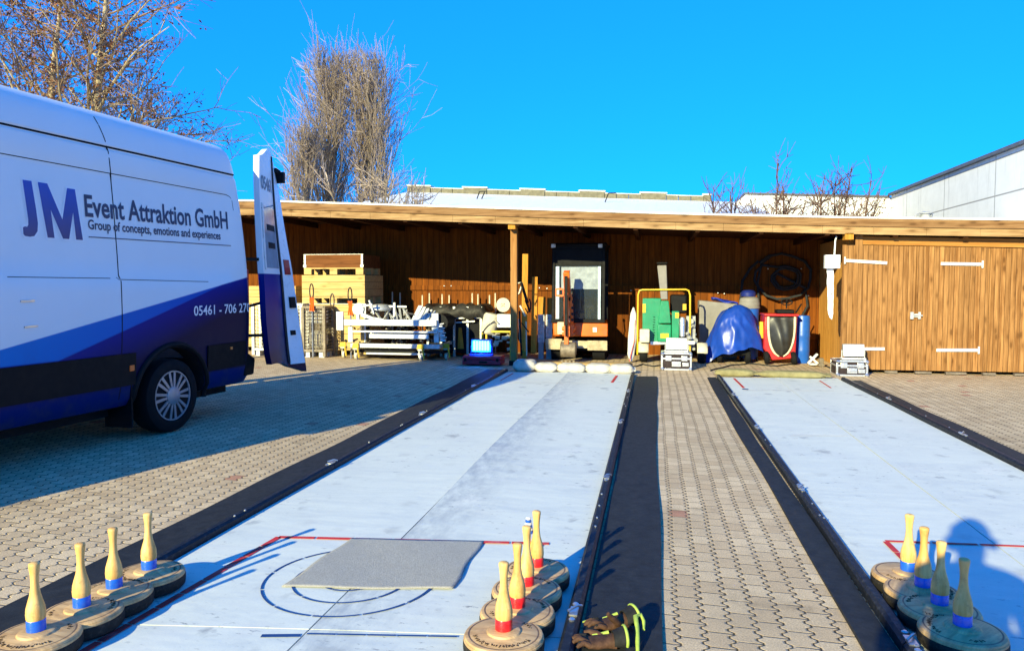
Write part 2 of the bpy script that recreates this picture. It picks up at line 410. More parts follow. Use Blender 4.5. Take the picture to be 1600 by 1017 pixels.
for rr, n in ((0.40, 12), (0.27, 9)):
    m = MB(); ring(m, (1.86, 2.72), rr, 0.010, n, 0.95); m.build('target_ring', M['blue_line'], L2, smooth=0)
m = MB(); dashes(m, (-1.34, 2.315), (-1.20, 2.345), 0.020, 1); dashes(m, (-1.19, 2.36), (-0.66, 2.44), 0.009, 5)
m.build('start_line', M['blue_line'], L1, smooth=0)
m = MB(); dashes(m, (-0.50, 10.2), (-0.525, 9.4), 0.035, 1); dashes(m, (-1.95, 10.2), (-1.96, 9.3), 0.02, 1); m.build('end_mark', M['red_line'], L1, smooth=0)
m = MB(); dashes(m, (1.05, 10.2), (1.07, 9.2), 0.03, 1); dashes(m, (2.12, 10.15), (2.10, 9.4), 0.018, 1); m.build('end_mark', M['red_line'], L2, smooth=0)
m = MB(); dashes(m, (1.04, 9.15), (1.11, 9.13), 0.06, 1); m.build('end_tape', M['blue_line'], L2, smooth=0)
m = MB(); dashes(m, (-1.95, 9.2), (-0.5, 9.35), 0.012, 1); m.build('end_line', pm('worn_line', (0.45, 0.44, 0.46)), L1, smooth=0)
m = MB(); dashes(m, (1.05, 9.05), (2.15, 9.2), 0.012, 1); dashes(m, (1.1, 6.35), (1.6, 6.42), 0.008, 1); m.build('end_line', pm('worn_line', (0.45, 0.44, 0.46)), L2, smooth=0)

# rubber edge strips and bumper rails
rnd = random.Random(5)
def strip(label, xa, xb, y0, y1, wav=0.008):
    def outline(x, ph): return lambda y: x + wav*math.sin(y*0.9+ph) + wav*0.6*math.sin(y*2.3+ph*2)
    fa, fb = outline(xa, rnd.random()*6), outline(xb, rnd.random()*6)
    m = MB(); n = 60
    m.grid(lambda u, v: (fa(y0+(y1-y0)*u)*(1-v)+fb(y0+(y1-y0)*u)*v, y0+(y1-y0)*u, 0.012+0.003*math.sin(u*37+v*2)), n, 4)
    k = len(m.v); m.v += [Vector((p.x, p.y, 0.0)) for p in m.v[:k]]
    for i in range(n):
        for j in (0, 4): a = i*5+j; m.f.append((a, a+5, a+5+k, a+k)); m.m.append(0)
    for i in (0, n):
        for j in range(4): a = i*5+j; m.f.append((a, a+1, a+1+k, a+k)); m.m.append(0)
    return tag(m.build('rubber_strip', M['black_rubber'], smooth=50), label, 'rubber strip', 'black rubber strips beside the lanes')
strip('black rubber strip on the van side of the middle lane', -2.43, -2.175, 0.7, 10.6)
strip('wide black rubber strip with the work gloves lying on it', -0.245, 0.035, 0.7, 10.2)
strip('black rubber strip between the paver path and the right lane', 0.70, 0.815, 0.7, 10.25, 0.006)
strip('black rubber strip along the far right edge of the right lane', 2.475, 2.65, 0.7, 10.25)
M['bumper'] = pm('bumper_rail_black', (0.012, 0.014, 0.02), 0.5, var=0.3, dirt=0.5, sc=20, dirtcol=(0.10, 0.10, 0.11))
def rail(label, x0, x1, y0, y1, w=0.05, h=0.048, face=1):
    r = E('bumper_rail', label, 'bumper rail', ((x0+x1)/2, (y0+y1)/2, 0), 0, 'black bumper rails along the lanes')
    m = MB(); n = 5
    for i in range(n):
        ya = y0+(y1-y0)*i/n; yb = y0+(y1-y0)*(i+1)/n-0.006
        xa = x0+(x1-x0)*i/n; xb = x0+(x1-x0)*(i+1)/n
        prof = [(-w/2, 0), (-w/2, h*0.75), (-w/2+0.012, h), (w/2-0.012, h), (w/2, h*0.75), (w/2, 0)]
        m.prism([(xa+p, ya, q) for p, q in prof], (xb-xa, yb-ya, 0))
    m.build('rail', M['bumper'], r)
    for i in range(n-1):
        y = y0+(y1-y0)*(i+1)/n; x = x0+(x1-x0)*(i+1)/n
        q = MB()
        for dy in (-0.07, 0.06): q.lathe([(0.011, h), (0.012, h+0.006), (0.006, h+0.010)], 8, 0, (x, y+dy, 0.0))
        q.box((x, y, h+0.003), (0.03, 0.07, 0.006)); q.tube([(x-0.02, y-0.02, h+0.012), (x+0.01, y+0.012, h+0.02), (x+0.025, y+0.04, h+0.008)], 0.005, 6)
        q.build('joint_clip', M['steel'], r)
    m = MB()
    for i in range(14):
        y = y0+(y1-y0)*rnd.random(); x = x0+(x1-x0)*(y-y0)/(y1-y0)
        m.lathe([(0.006, h-0.002), (0.006, h+0.004), (0.003, h+0.006)], 6, 0, (x+rnd.uniform(-0.01, 0.01), y, 0))
    m.build('screw_heads', M['steel'], r)
    return r
rail('black bumper rail on the left edge of the middle lane beside the blue banded row', -2.14, -2.10, 0.7, 10.45)
rail('black bumper rail behind the red banded row on the middle lane', -0.275, -0.285, 0.7, 10.35)
rail('black bumper rail on the left edge of the right lane', 0.85, 0.86, 0.7, 10.3)
rail('black bumper rail on the outer edge of the right lane', 2.44, 2.44, 0.7, 10.3)

# grey felt mat on the middle lane
t = NT('grey_felt'); o_ = t.coord(); f_ = t.noise(o_, 160, 5, 0.8); f2 = t.noise(o_, 9, 4)
t.bump(f_, 0.8, 0.004); M['felt'] = t.set(t.mix(t.rng(f2, 0.3, 0.7, 0.0, 0.4), t.mix(t.rng(f_, 0.35, 0.65), (0.25, 0.23, 0.19), (0.50, 0.465, 0.40)), (0.30, 0.28, 0.235)), 0.95)
mc = [Vector((-1.478, 2.712, 0)), Vector((-0.791, 2.825, 0)), Vector((-0.796, 3.395, 0)), Vector((-1.435, 3.312, 0))]
m = MB()
def matp(u, v):
    p = mc[0]*(1-u)*(1-v)+mc[1]*u*(1-v)+mc[2]*u*v+mc[3]*(1-u)*v
    e = min(u, 1-u, v, 1-v)
    return Vector((p.x+0.006*math.sin(v*9), p.y+0.006*math.sin(u*8+1), 0.0145+0.0015*math.sin(u*7+v*5)))
m.grid(matp, 40, 30)
tag(m.build('felt_mat', M['felt'], solid=0.003), 'square grey felt mat lying over the blue rings on the middle lane', 'mat')

# ------------------------------------------------------------------ ice stocks
t = NT('turned_pale_wood'); oi = t.n('ShaderNodeObjectInfo').outputs['Random']; ad = t.n('ShaderNodeVectorMath', operation='ADD'); t.put(ad.inputs[0], t.coord()); t.put(ad.inputs[1], t.comb(oi, oi, t.math('MULTIPLY', oi, 7.0))); o_ = ad.outputs[0]; gr = t.noise(t.scale(o_, (40, 40, 5)), 1.0, 5, 0.6)
M['handle_wood'] = t.set(t.mix(t.rng(t.noise(o_, 26, 6, 0.7), 0.52, 0.68, 0, 0.55), t.mix(t.rng(gr, 0.38, 0.62), (0.58, 0.30, 0.075), (t.mix(oi, (0.84, 0.52, 0.18), (0.74, 0.42, 0.13)))), (0.30, 0.15, 0.05)), 0.55)
t = NT('worn_disc_wood'); o_ = t.coord(); x, y, z = t.sep(o_)
gr = t.noise(t.scale(o_, (4, 34, 4)), 1.6, 6, 0.65); rad = t.math('SQRT', t.math('ADD', t.math('MULTIPLY', x, x), t.math('MULTIPLY', y, y)))
c = t.mix(t.rng(gr, 0.3, 0.7), (0.36, 0.20, 0.075), (0.70, 0.46, 0.21))
c = t.mix(t.rng(t.noise(o_, 14, 6, 0.7), 0.48, 0.70, 0, 0.7), c, (0.22, 0.14, 0.075))
grv = t.math('ABSOLUTE', t.math('SUBTRACT', rad, 0.116)); c = t.mix(t.rng(grv, 0.0015, 0.004, 0.85, 0), c, (0.05, 0.03, 0.02))
M['disc_wood'] = t.set(c, 0.55); t.bump(gr, 0.3, 0.003)
M['burnt'] = pm('burnt_mark', (0.035, 0.02, 0.012), 0.8)
M['stock_rubber'] = pm('worn_black_ring', (0.02, 0.018, 0.016), 0.65, var=0.4, sc=30, dirt=0.35, dirtcol=(0.16, 0.12, 0.08))
M['band_blue'] = pm('blue_band', (0.01, 0.10, 0.55), 0.3, var=0.15, sc=30, coat=0.3, dirt=0.15)
M['band_red'] = pm('red_band', (0.70, 0.012, 0.015), 0.3, var=0.15, sc=30, coat=0.3, dirt=0.1)
def make_stock(label, band, group, loc, rz):
    r = E('ice_stock', label, 'ice stock', loc, rz, group)
    m = MB(); m.lathe([(0.118, 0.0), (0.126, 0.004), (0.134, 0.012), (0.136, 0.030), (0.136, 0.044), (0.133, 0.050)], 48)
    m.build('rubber_ring', M['stock_rubber'], r, local=True)
    m = MB(); m.lathe([(0.1335, 0.050), (0.1345, 0.053), (0.1335, 0.0585), (0.131, 0.0595), (0.1315, 0.062), (0.129, 0.067), (0.118, 0.0700), (0.115, 0.0690), (0.110, 0.0705), (0.058, 0.0735), (0.054, 0.079), (0.047, 0.081), (0.031, 0.083)], 48)
    d = m.build('disc', M['disc_wood'], r, local=True)
    m = MB(); rr = random.Random(3)
    for a0, a1 in ((-150, -20), (35, 60)):                    # branded marks burnt round the rim, worn past reading
        a = a0
        while a < a1:
            w = rr.uniform(2, 5)
            for k in range(3):
                t0 = R(a+rr.uniform(0, w)); r0 = 0.088+rr.uniform(0, 0.012); r1 = r0+rr.uniform(0.003, 0.010); dt = rr.uniform(-0.03, 0.03)
                p = Vector((r0*math.cos(t0), r0*math.sin(t0), 0.0722)); q = Vector((r1*math.cos(t0+dt), r1*math.sin(t0+dt), 0.0718))
                m.bar(p, q, 0.0022, 0.0010)
            a += w+2.2
    m.build('burnt_marks', M['burnt'], d, local=True, smooth=0)
    m = MB(); m.lathe([(0.0275, 0.082), (0.029, 0.084), (0.029, 0.118), (0.0280, 0.120)], 28); m.build('colour_band', band, r, local=True)
    m = MB(); m.lathe([(0.0275, 0.120), (0.0290, 0.124), (0.0300, 0.140), (0.0290, 0.146), (0.0292, 0.150), (0.0280, 0.160), (0.0235, 0.178), (0.0172, 0.200), (0.0136, 0.222), (0.0122, 0.245), (0.0132, 0.268), (0.0160, 0.290), (0.0172, 0.300), (0.0168, 0.306), (0.0130, 0.309), (0.004, 0.3105)], 28)
    m.build('handle', M['handle_wood'], r, local=True, smooth=50)
    return r
bl = ['blue banded ice stock nearest the camera in the left row, cut by the frame', 'blue banded ice stock second from the camera in the left row',
      'blue banded ice stock third from the camera in the left row', 'blue banded ice stock farthest from the camera in the left row']
rd = ['red banded ice stock nearest the camera, its whole disc top in view', 'red banded ice stock second from the camera beside the bumper rail',
      'red banded ice stock third from the camera, a blue striped peg behind its handle', 'red banded ice stock farthest from the camera, at the end of its row']
br = ['blue banded ice stock in full sun, farthest from the camera on the right lane', 'half shaded blue banded ice stock second farthest on the right lane',
      'shaded blue banded ice stock second nearest the camera on the right lane', 'shaded blue banded ice stock nearest the camera on the right lane']
G1, G2, G3 = 'blue banded ice stocks along the left edge', 'red banded ice stocks beside the bumper rail', 'blue banded ice stocks on the right lane'
pl = [(-1.975, 2.045), (-1.967, 2.235), (-1.973, 2.404), (-1.968, 2.60)]
pl = [(-2.005, 2.056), (-1.997, 2.246), (-2.003, 2.415), (-1.998, 2.605)]
pr = [(-0.482, 2.356), (-0.470, 2.540), (-0.470, 2.734), (-0.463, 2.930)]
pb = [(1.012, 3.167), (1.014, 3.008), (1.018, 2.849), (1.030, 2.680)]
rs_ = random.Random(11)
for pts, labs, band, grp in ((pl, bl, 'band_blue', G1), (pr, rd, 'band_red', G2), (pb, br, 'band_blue', G3)):
    first = None
    for (x, y), lb in zip(pts, labs):
        if first is None: first = make_stock(lb, M[band], grp, (x, y, 0.0115), -0.1)
        else: dup(first, (x, y, 0.0115), rs_.uniform(0, 6.3), lb)
# striped marker peg behind the third red stock
r = E('marker_peg', 'blue and white ringed peg showing behind the third red banded ice stock', 'marker peg', (-0.497, 2.93, 0.0115))
m = MB(); m.lathe([(0.03, 0), (0.032, 0.01), (0.012, 0.02), (0.010, 0.21), (0.015, 0.215)], 16); m.build('stem', M['handle_wood'], r, local=True)
m = MB(); zz = 0.215
for i in range(6):
    a = 0.0215-0.0022*i; m.lathe([(a-0.003, zz), (a, zz+0.003), (a, zz+0.008), (a-0.003, zz+0.011)], 18, i % 2); zz += 0.011
m.build('ringed_head', [M['blue_plastic'], M['white_paint']], r, local=True)

# ------------------------------------------------------------------ van
VYAW = -R(4.5)
VAN = E('transport_van', 'white high roof van with a blue wave on its side and its rear door open', 'van', (-4.917, 5.6345, 0), VYAW)
PROF = [(0, .30), (.45, .29), (.80, .28), (.875, .30), (.915, .36), (.928, .45), (.936, .60), (.945, .75), (.952, .90), (.955, 1.05), (.953, 1.18), (.950, 1.285), (.941, 1.305), (.938, 1.45), (.932, 1.6),
        (.926, 1.75), (.918, 1.9), (.909, 2.05), (.906, 2.075), (.911, 2.095), (.902, 2.22), (.896, 2.255), (.884, 2.268), (.884, 2.285), (.892, 2.30), (.880, 2.37), (.862, 2.44), (.835, 2.50), (.79, 2.545), (.72, 2.575), (.60, 2.592), (.45, 2.602), (.2, 2.610), (0, 2.612)]
ZTOP = [(-4.45, .80), (-4.40, .96), (-4.2, 1.06), (-3.75, 1.20), (-3.62, 1.36), (-3.15, 2.12), (-3.02, 2.36), (-2.85, 2.50), (-2.5, 2.58), (-2.1, 2.605), (-1.7, 2.612)]
WID = [(-4.45, .62), (-4.40, .78), (-4.25, .88), (-4.0, .955), (-3.5, .99), (-3.2, 1.0)]
def sectx(s, z):
    zt = interp(ZTOP, s); k = (zt-.28)/(2.612-.28)
    return k
def vpoint(s, i):
    x, z = PROF[i]; zt = interp(ZTOP, s); w = interp(WID, s)
    kz = (zt-.28)/(2.612-.28)
    z2 = .28+(z-.28)*kz
    # recess fades out towards the rear corner and the cab
    if 12 <= i <= 18: x += 0.009*(sstep(0.72, 0.90, s)+1-sstep(-2.1, -1.95, s))
    s2 = s
    if s > 0.80:
        t = (s-0.80)/(1.11-0.80); rr = 0.10
        lean = 0.19*max(0, (z-1.0)/1.6)**1.6
        s2 = 0.80+t*(0.31-lean)
        e = max(0, (t-0.62)/0.38); x *= 1-0.085*(1-math.sqrt(max(0, 1-e*e)))*1.0
        if z > 2.3: z2 -= 0.09*(1-math.sqrt(max(0, 1-e*e)))*(z-2.3)/.31
    return Vector((x*w, s2, z2))
st = [-4.45, -4.43, -4.40, -4.33, -4.25, -4.1, -3.95, -3.8, -3.7, -3.6, -3.5, -3.35, -3.2, -3.15, -3.1, -3.05, -3.0, -2.95, -2.85, -2.75, -2.6, -2.5, -2.3, -2.1, -2.05, -2.0, -1.95, -1.8]
q = -1.6
while q < 0.70: st.append(round(q, 2)); q += 0.1
st += [0.72, 0.76, 0.80, 0.84, 0.88, 0.92, 0.96, 1.0, 1.03, 1.06, 1.08, 1.095, 1.105, 1.11]
m = MB(); NP = len(PROF); full = []
for s in st:
    half = [vpoint(s, i) for i in range(NP)]
    loop = half + [Vector((-p.x, p.y, p.z)) for p in half[-2:0:-1]]
    full.append(loop)
NL = len(full[0])
for lp in full: m.v.extend(lp)
for i in range(len(st)-1):
    for j in range(NL):
        j2 = (j+1) % NL; m.f.append((i*NL+j, i*NL+j2, (i+1)*NL+j2, (i+1)*NL+j)); m.m.append(0)
m.f.append(tuple(range(NL))); m.m.append(0); m.f.append(tuple((len(st)-1)*NL+j for j in reversed(range(NL)))); m.m.append(0)
# paint: white with the blue wave
t = NT('van_paint'); o_ = t.coord(); x, y, z = t.sep(o_)
l1 = t.math('ADD', t.math('MULTIPLY', y, 0.19), 1.125)
l2 = t.math('MAXIMUM', 0.715, t.math('ADD', t.math('MULTIPLY', y, 0.30), 1.055))
l2 = t.math('MINIMUM', l2, l1)
b1 = t.rng(t.math('SUBTRACT', l1, z), -0.003, 0.003); b2 = t.rng(t.math('SUBTRACT', l2, z), -0.006, 0.006)
fz = t.noise(t.scale(o_, (1, 1.5, 1)), 2.0, 3)
white = t.mix(fz, (0.70, 0.72, 0.73), (0.76, 0.77, 0.77))
mid = t.mix(t.rng(y, -2.4, 0.6), (0.003, 0.20, 0.55), (0.001, 0.07, 0.40))
c = t.mix(b1, white, mid); c = t.mix(b2, c, t.mix(t.rng(t.math('SUBTRACT', l2, z), 0.0, 0.30), (0.0004, 0.012, 0.19), (0.0002, 0.003, 0.035)))  # lower blue runs down to near black: shade painted into the colour
c = t.mix(t.rng(t.math('SUBTRACT', 0.46, z), -0.003, 0.003), c, (0.001, 0.012, 0.11))
c = t.mix(t.math('MULTIPLY', t.rng(z, 0.3, 0.9, 0.5, 0), t.rng(t.noise(o_, 8, 6, 0.7), 0.45, 0.7)), c, (0.05, 0.045, 0.04))
M['van_paint'] = t.set(c, 0.3); t.b.inputs['Specular IOR Level'].default_value = 0.10; t.b.inputs['Coat Weight'].default_value = 0.0; t.b.inputs['Coat Roughness'].default_value = 0.04
t.bump(t.noise(o_, 2.2, 3), 0.02, 0.02)
body = m.build('body', [M['van_paint'], M['dark_void']], VAN, local=True, smooth=30)
# wheel arches and cargo space are cut out of the shell
cut = MB()
for sy in (0.0, -3.49):
    for sx in (-1, 1): cut.cyl((sx*0.60, sy, 0.30), (sx*1.3, sy, 0.30), 0.42, 32)
cut.span((-0.80, -1.95, 0.60), (0.80, 2.0, 2.36))
cut.f = cut.f; co = cut.build('arch_cutter', M['dark_void'], None, local=True, smooth=0)
md = body.modifiers.new('cut', 'BOOLEAN'); md.object = co; md.operation = 'DIFFERENCE'; md.solver = 'EXACT'; md.use_self = True
body.parent = None
bpy.context.view_layer.update()
dg = bpy.context.evaluated_depsgraph_get(); nm = bpy.data.meshes.new_from_object(body.evaluated_get(dg))
body.modifiers.clear(); body.data = nm; body.parent = VAN; bpy.data.objects.remove(co)
body.data.set_sharp_from_angle(angle=R(30))
body.data.name = 'body'
while len(body.data.materials) > 2: body.data.materials.pop()

_side = [(p[1], p[0]) for p in PROF[3:28]]
def sx_(s, z, off=0.0):
    x = interp(_side, z)
    if 1.30 < z < 2.08: x += 0.009*(sstep(0.72, 0.90, s)+1-sstep(-2.1, -1.95, s))
    if s > 0.80:
        tt = (s-0.80)/0.31; e = max(0, (tt-0.62)/0.38); x *= 1-0.085*(1-math.sqrt(max(0, 1-min(1, e)**2)))
    return x+off
def side_strip(pts, w, off, m_, name, sides=(1, -1), th=0.006, parent=None):
    """a narrow band following the van's side through (s, z) points"""
    for sd in sides:
        mb = MB(); v = []
        for k, (s, z) in enumerate(pts):
            a = pts[max(0, k-1)]; b = pts[min(len(pts)-1, k+1)]; dx, dz = b[0]-a[0], b[1]-a[1]; L = math.hypot(dx, dz) or 1
            nx, nz = -dz/L*w/2, dx/L*w/2
            for q in (-1, 1):
                S, Z = s+q*nx, z+q*nz
                for o2 in (off, off-th): v.append(Vector((sd*sx_(S, Z, o2), S, Z)))
        n = len(pts)
        f = []
        for k in range(n-1):
            a = 4*k; b = a+4
            f += [(a, b, b+2, a+2), (a+1, a+3, b+3, b+1), (a, a+1, b+1, b), (a+2, b+2, b+3, a+3)]
        f += [(0, 2, 3, 1), (4*n-4, 4*n-3, 4*n-1, 4*n-2)]
        mb.add(v, f); mb.build(name, m_, parent or VAN, local=True, smooth=40)
def line(s0, z0, s1, z1, n=24): return [(s0+(s1-s0)*i/n, z0+(z1-z0)*i/n) for i in range(n+1)]
M['seam'] = pm('panel_gap', (0.01, 0.01, 0.012), 0.8)
side_strip(line(-2.3, 2.276, 0.93, 2.292, 34), 0.014, 0.0015, M['seam'], 'gutter_seam')
side_strip(line(-2.2, 2.082, 0.78, 2.088, 30)+[(0.83, 2.075), (0.855, 2.04), (0.865, 1.95)], 0.006, 0.0012, M['seam'], 'panel_crease')
side_strip(line(-1.5, 1.293, -0.66, 1.293, 14), 0.005, 0.0012, M['seam'], 'panel_crease')
side_strip([(-0.60, 1.30)]+line(-0.58, 1.285, 0.45, 1.275, 14), 0.005, 0.0012, M['seam'], 'panel_crease')
side_strip(line(-0.66, 2.50, -0.60, 2.29, 6)+line(-0.595, 2.25, -0.575, 1.32, 12)+line(-0.56, 1.27, -0.565, 0.74, 8)+line(-0.57, 0.44, -0.58, 0.36, 3), 0.009, 0.0012, M['seam'], 'panel_gap')
for z0_, z1_, sa, sb in ((0.455, 0.705, -3.05, -0.43), (0.47, 0.70, 0.43, 0.98)):
    side_strip(line(sa, (z0_+z1_)/2, sb, (z0_+z1_)/2+0.008, 20), z1_-z0_, 0.014, M['black_plastic'], 'side_moulding', th=0.02)
side_strip(line(-0.50, 0.595, -0.455, 0.597, 2), 0.045, 0.022, pm('amber_lens', (0.75, 0.14, 0.02), 0.2), 'marker_lamp', th=0.012)
side_strip(line(0.735, 0.655, 0.765, 0.655, 2), 0.025, 0.022, pm('amber_lens_small', (0.6, 0.16, 0.03), 0.2), 'marker_lamp', th=0.012)
# arch lips
for sy in (0.0, -3.49):
    for sd in (1, -1):
        mb = MB()
        pts = []
        for k in range(25):
            a = R(-8+196*k/24); pts.append((sy+0.445*math.cos(a), 0.30+0.445*math.sin(a)))
        mb.tube([Vector((sd*(interp(_side, max(.3, q[1]))*interp(WID, q[0])+0.004), q[0], q[1])) for q in pts], 0.024, 8)
        mb.build('arch_lip', M['black_plastic'] if sy == 0 else M['black_plastic'], VAN, local=True)
# lettering on the side
M['van_dark'] = pm('dark_vinyl', (0.012, 0.016, 0.06), 0.35, var=0.1)
t = NT('navy_vinyl'); o_ = t.coord(); x, y, z = t.sep(o_)
M['van_navy'] = t.set(t.mix(t.rng(z, 1.56, 1.94), (0.008, 0.02, 0.13), (0.012, 0.045, 0.36)), 0.3)
M['van_white'] = pm('white_vinyl', (0.74, 0.76, 0.8), 0.35, var=0.06)
def van_text(string, s0, s1, zb0, zb1, z_h, mat_, name, bold=0.0, off=0.003, parent=None, mirror=True):
    """fit lettering between s0 and s1; baseline zb0 -> zb1, height z_h"""
    vs, fs = text2d(string, bold)
    for sd in ((1, -1) if mirror else (1,)):
        mb = MB(); v = []
        for a, b in vs:
            s = s0+(s1-s0)*(a if sd > 0 else 1-a); z = zb0+(zb1-zb0)*a+z_h*b
            v.append(Vector((sd*sx_(s, z, off), s, z)))
        mb.add(v, fs); mb.build(name, mat_, parent or VAN, local=True, smooth=0, recalc=False)
JO = [(.045, 1), (.185, 1), (.225, .5), (.24, .25), (.225, .10), (.17, .01), (.10, -.01), (.02, .0), (0, .03), (.0, .15), (.03, .17), (.065, .165), (.085, .2), (.09, .30)]
MO = [(.285, 1), (.44, 1), (.655, .36), (.775, .97), (.915, .97), (1.0, 0), (.875, 0), (.852, .52), (.752, 0), (.645, 0), (.465, .52), (.500, 0), (.385, 0)]
def grow(pts, w, asp):
    out = []; n = len(pts); ar = sum(pts[i][0]*pts[(i+1) % n][1]-pts[(i+1) % n][0]*pts[i][1] for i in range(n)); sg = 1 if ar > 0 else -1
    for i in range(n):
        a, b, c = [Vector((q[0]*asp, q[1])) for q in (pts[i-1], pts[i], pts[(i+1) % n])]
        d1, d2 = (b-a).normalized(), (c-b).normalized(); n1, n2 = Vector((d1.y, -d1.x))*sg, Vector((d2.y, -d2.x))*sg
        m_ = (n1+n2); k = max(0.35, m_.length/2); m_.normalize(); p = b+m_*(w/k); out.append((p.x/asp, p.y))
    return out
for sd in (1, -1):
    for w, off, mt, nm in ((0.035, 0.0025, 'van_white', 'lettering_outline'), (0.0, 0.004, 'van_navy', 'lettering')):
        for O_ in (JO, MO):
            mb = MB(); q = grow(O_, w, 1.35) if w else O_
            mb.add([Vector((sd*sx_(-1.365+0.475*(a if sd > 0 else 1-a), 1.565+0.37*b, off), -1.365+0.475*(a if sd > 0 else 1-a), 1.565+0.37*b)) for a, b in q], [tuple(range(len(q)))])
            mb.build(nm, M[mt], VAN, local=True, smooth=0, recalc=False)
van_text('Event Attraktion GmbH', -0.855, 0.775, 1.735, 1.765, 0.165, M['van_dark'], 'lettering', 0.022)
van_text('Group of concepts, emotions and experiences', -0.835, 0.66, 1.625, 1.640, 0.095, M['van_dark'], 'lettering', 0.020)
side_strip(line(-0.835, 1.592, 0.80, 1.615, 20), 0.007, 0.003, M['van_dark'], 'underline', th=0.002)
van_text('05461 - 706 270', 0.245, 1.055, 0.975, 0.985, 0.088, M['van_white'], 'phone_lettering', 0.008)
# fuel flap / handle glints: two recessed slide rail ends on the side
side_strip(line(-1.40, 0.965, -1.30, 0.968, 3), 0.012, 0.008, M['steel'], 'rail_trim', th=0.012)
side_strip(line(-1.42, 1.135, -1.32, 1.137, 3), 0.012, 0.008, M['steel'], 'rail_trim', th=0.012)
# wheels
rotY = Matrix.Rotation(R(90), 3, 'Y')
def wheel(sx, sy):
    c = Vector((sx*0.835, sy, 0.312)); rt_ = Matrix.Rotation(R(90)*sx, 3, 'Y')
    m = MB(); m.lathe([(0.20, -0.10), (0.27, -0.105), (0.302, -0.09), (0.312, -0.05), (0.312, 0.05), (0.302, 0.088), (0.27, 0.104), (0.222, 0.100), (0.214, 0.085)], 40, 0, c, rt_)
    w = m.build('wheel', M['tyre'], VAN, local=True)
    m = MB(); m.lathe([(0.212, 0.02), (0.214, 0.088), (0.205, 0.090), (0.198, 0.070), (0.10, 0.062), (0.02, 0.064)], 40, 0, c, rt_); m.build('rim', M['black_plastic'], w, local=True)
    m = MB()
    m.lathe([(0.196, 0.074), (0.200, 0.094), (0.211, 0.094), (0.213, 0.074)], 40, 0, c, rt_)
    for k in range(8):
        a = 2*math.pi*k/8
        def P(r_, da, h): v_ = Vector((r_*math.cos(a+da), r_*math.sin(a+da), h)); return c+rt_ @ v_
        for g_ in (-1, 1):
            m.prism([P(0.05, 0.0, 0.098), P(0.06, g_*0.36, 0.098), P(0.20, g_*0.22, 0.088), P(0.20, g_*0.09, 0.088)], rt_ @ Vector((0, 0, -0.018)))
    m.lathe([(0.078, 0.07), (0.075, 0.100), (0.05, 0.108), (0.02, 0.110)], 24, 0, c, rt_)
    m.build('hubcap', pm('hubcap_silver', (0.30, 0.32, 0.35), 0.4, 0.5, dirt=0.2), w, local=True)
    return w
for sy in (0.0, -3.49):
    for sx in (1, -1): wheel(sx, sy)
# underbody, mud flap, bumper
m = MB(); m.span((-0.7, -4.2, 0.20), (0.7, 1.0, 0.30)); m.span((-0.55, -0.05, 0.22), (0.55, 0.05, 0.40)); m.build('chassis', M['dark_void'], VAN, local=True)
for sx in (1, -1): MB().box((sx*0.80, -0.46, 0.29), (0.26, 0.015, 0.34)).build('mud_flap', M['black_plastic'], VAN, local=True)
m = MB()
m.prism([(-0.93, 0.98, .36), (-0.93, 1.14, .36), (-0.93, 1.17, .52), (-0.93, 1.06, .58), (-0.93, 0.98, .58)], (1.86, 0, 0)); m.build('rear_bumper', M['black_plastic'], VAN, local=True, bevel=0.02)
for sx in (1, -1): MB().span((sx*0.855, 1.09, 1.0), (sx*0.90, 1.125, 1.40)).build('tail_lamp', M['red_paint'], VAN, local=True, bevel=0.008)
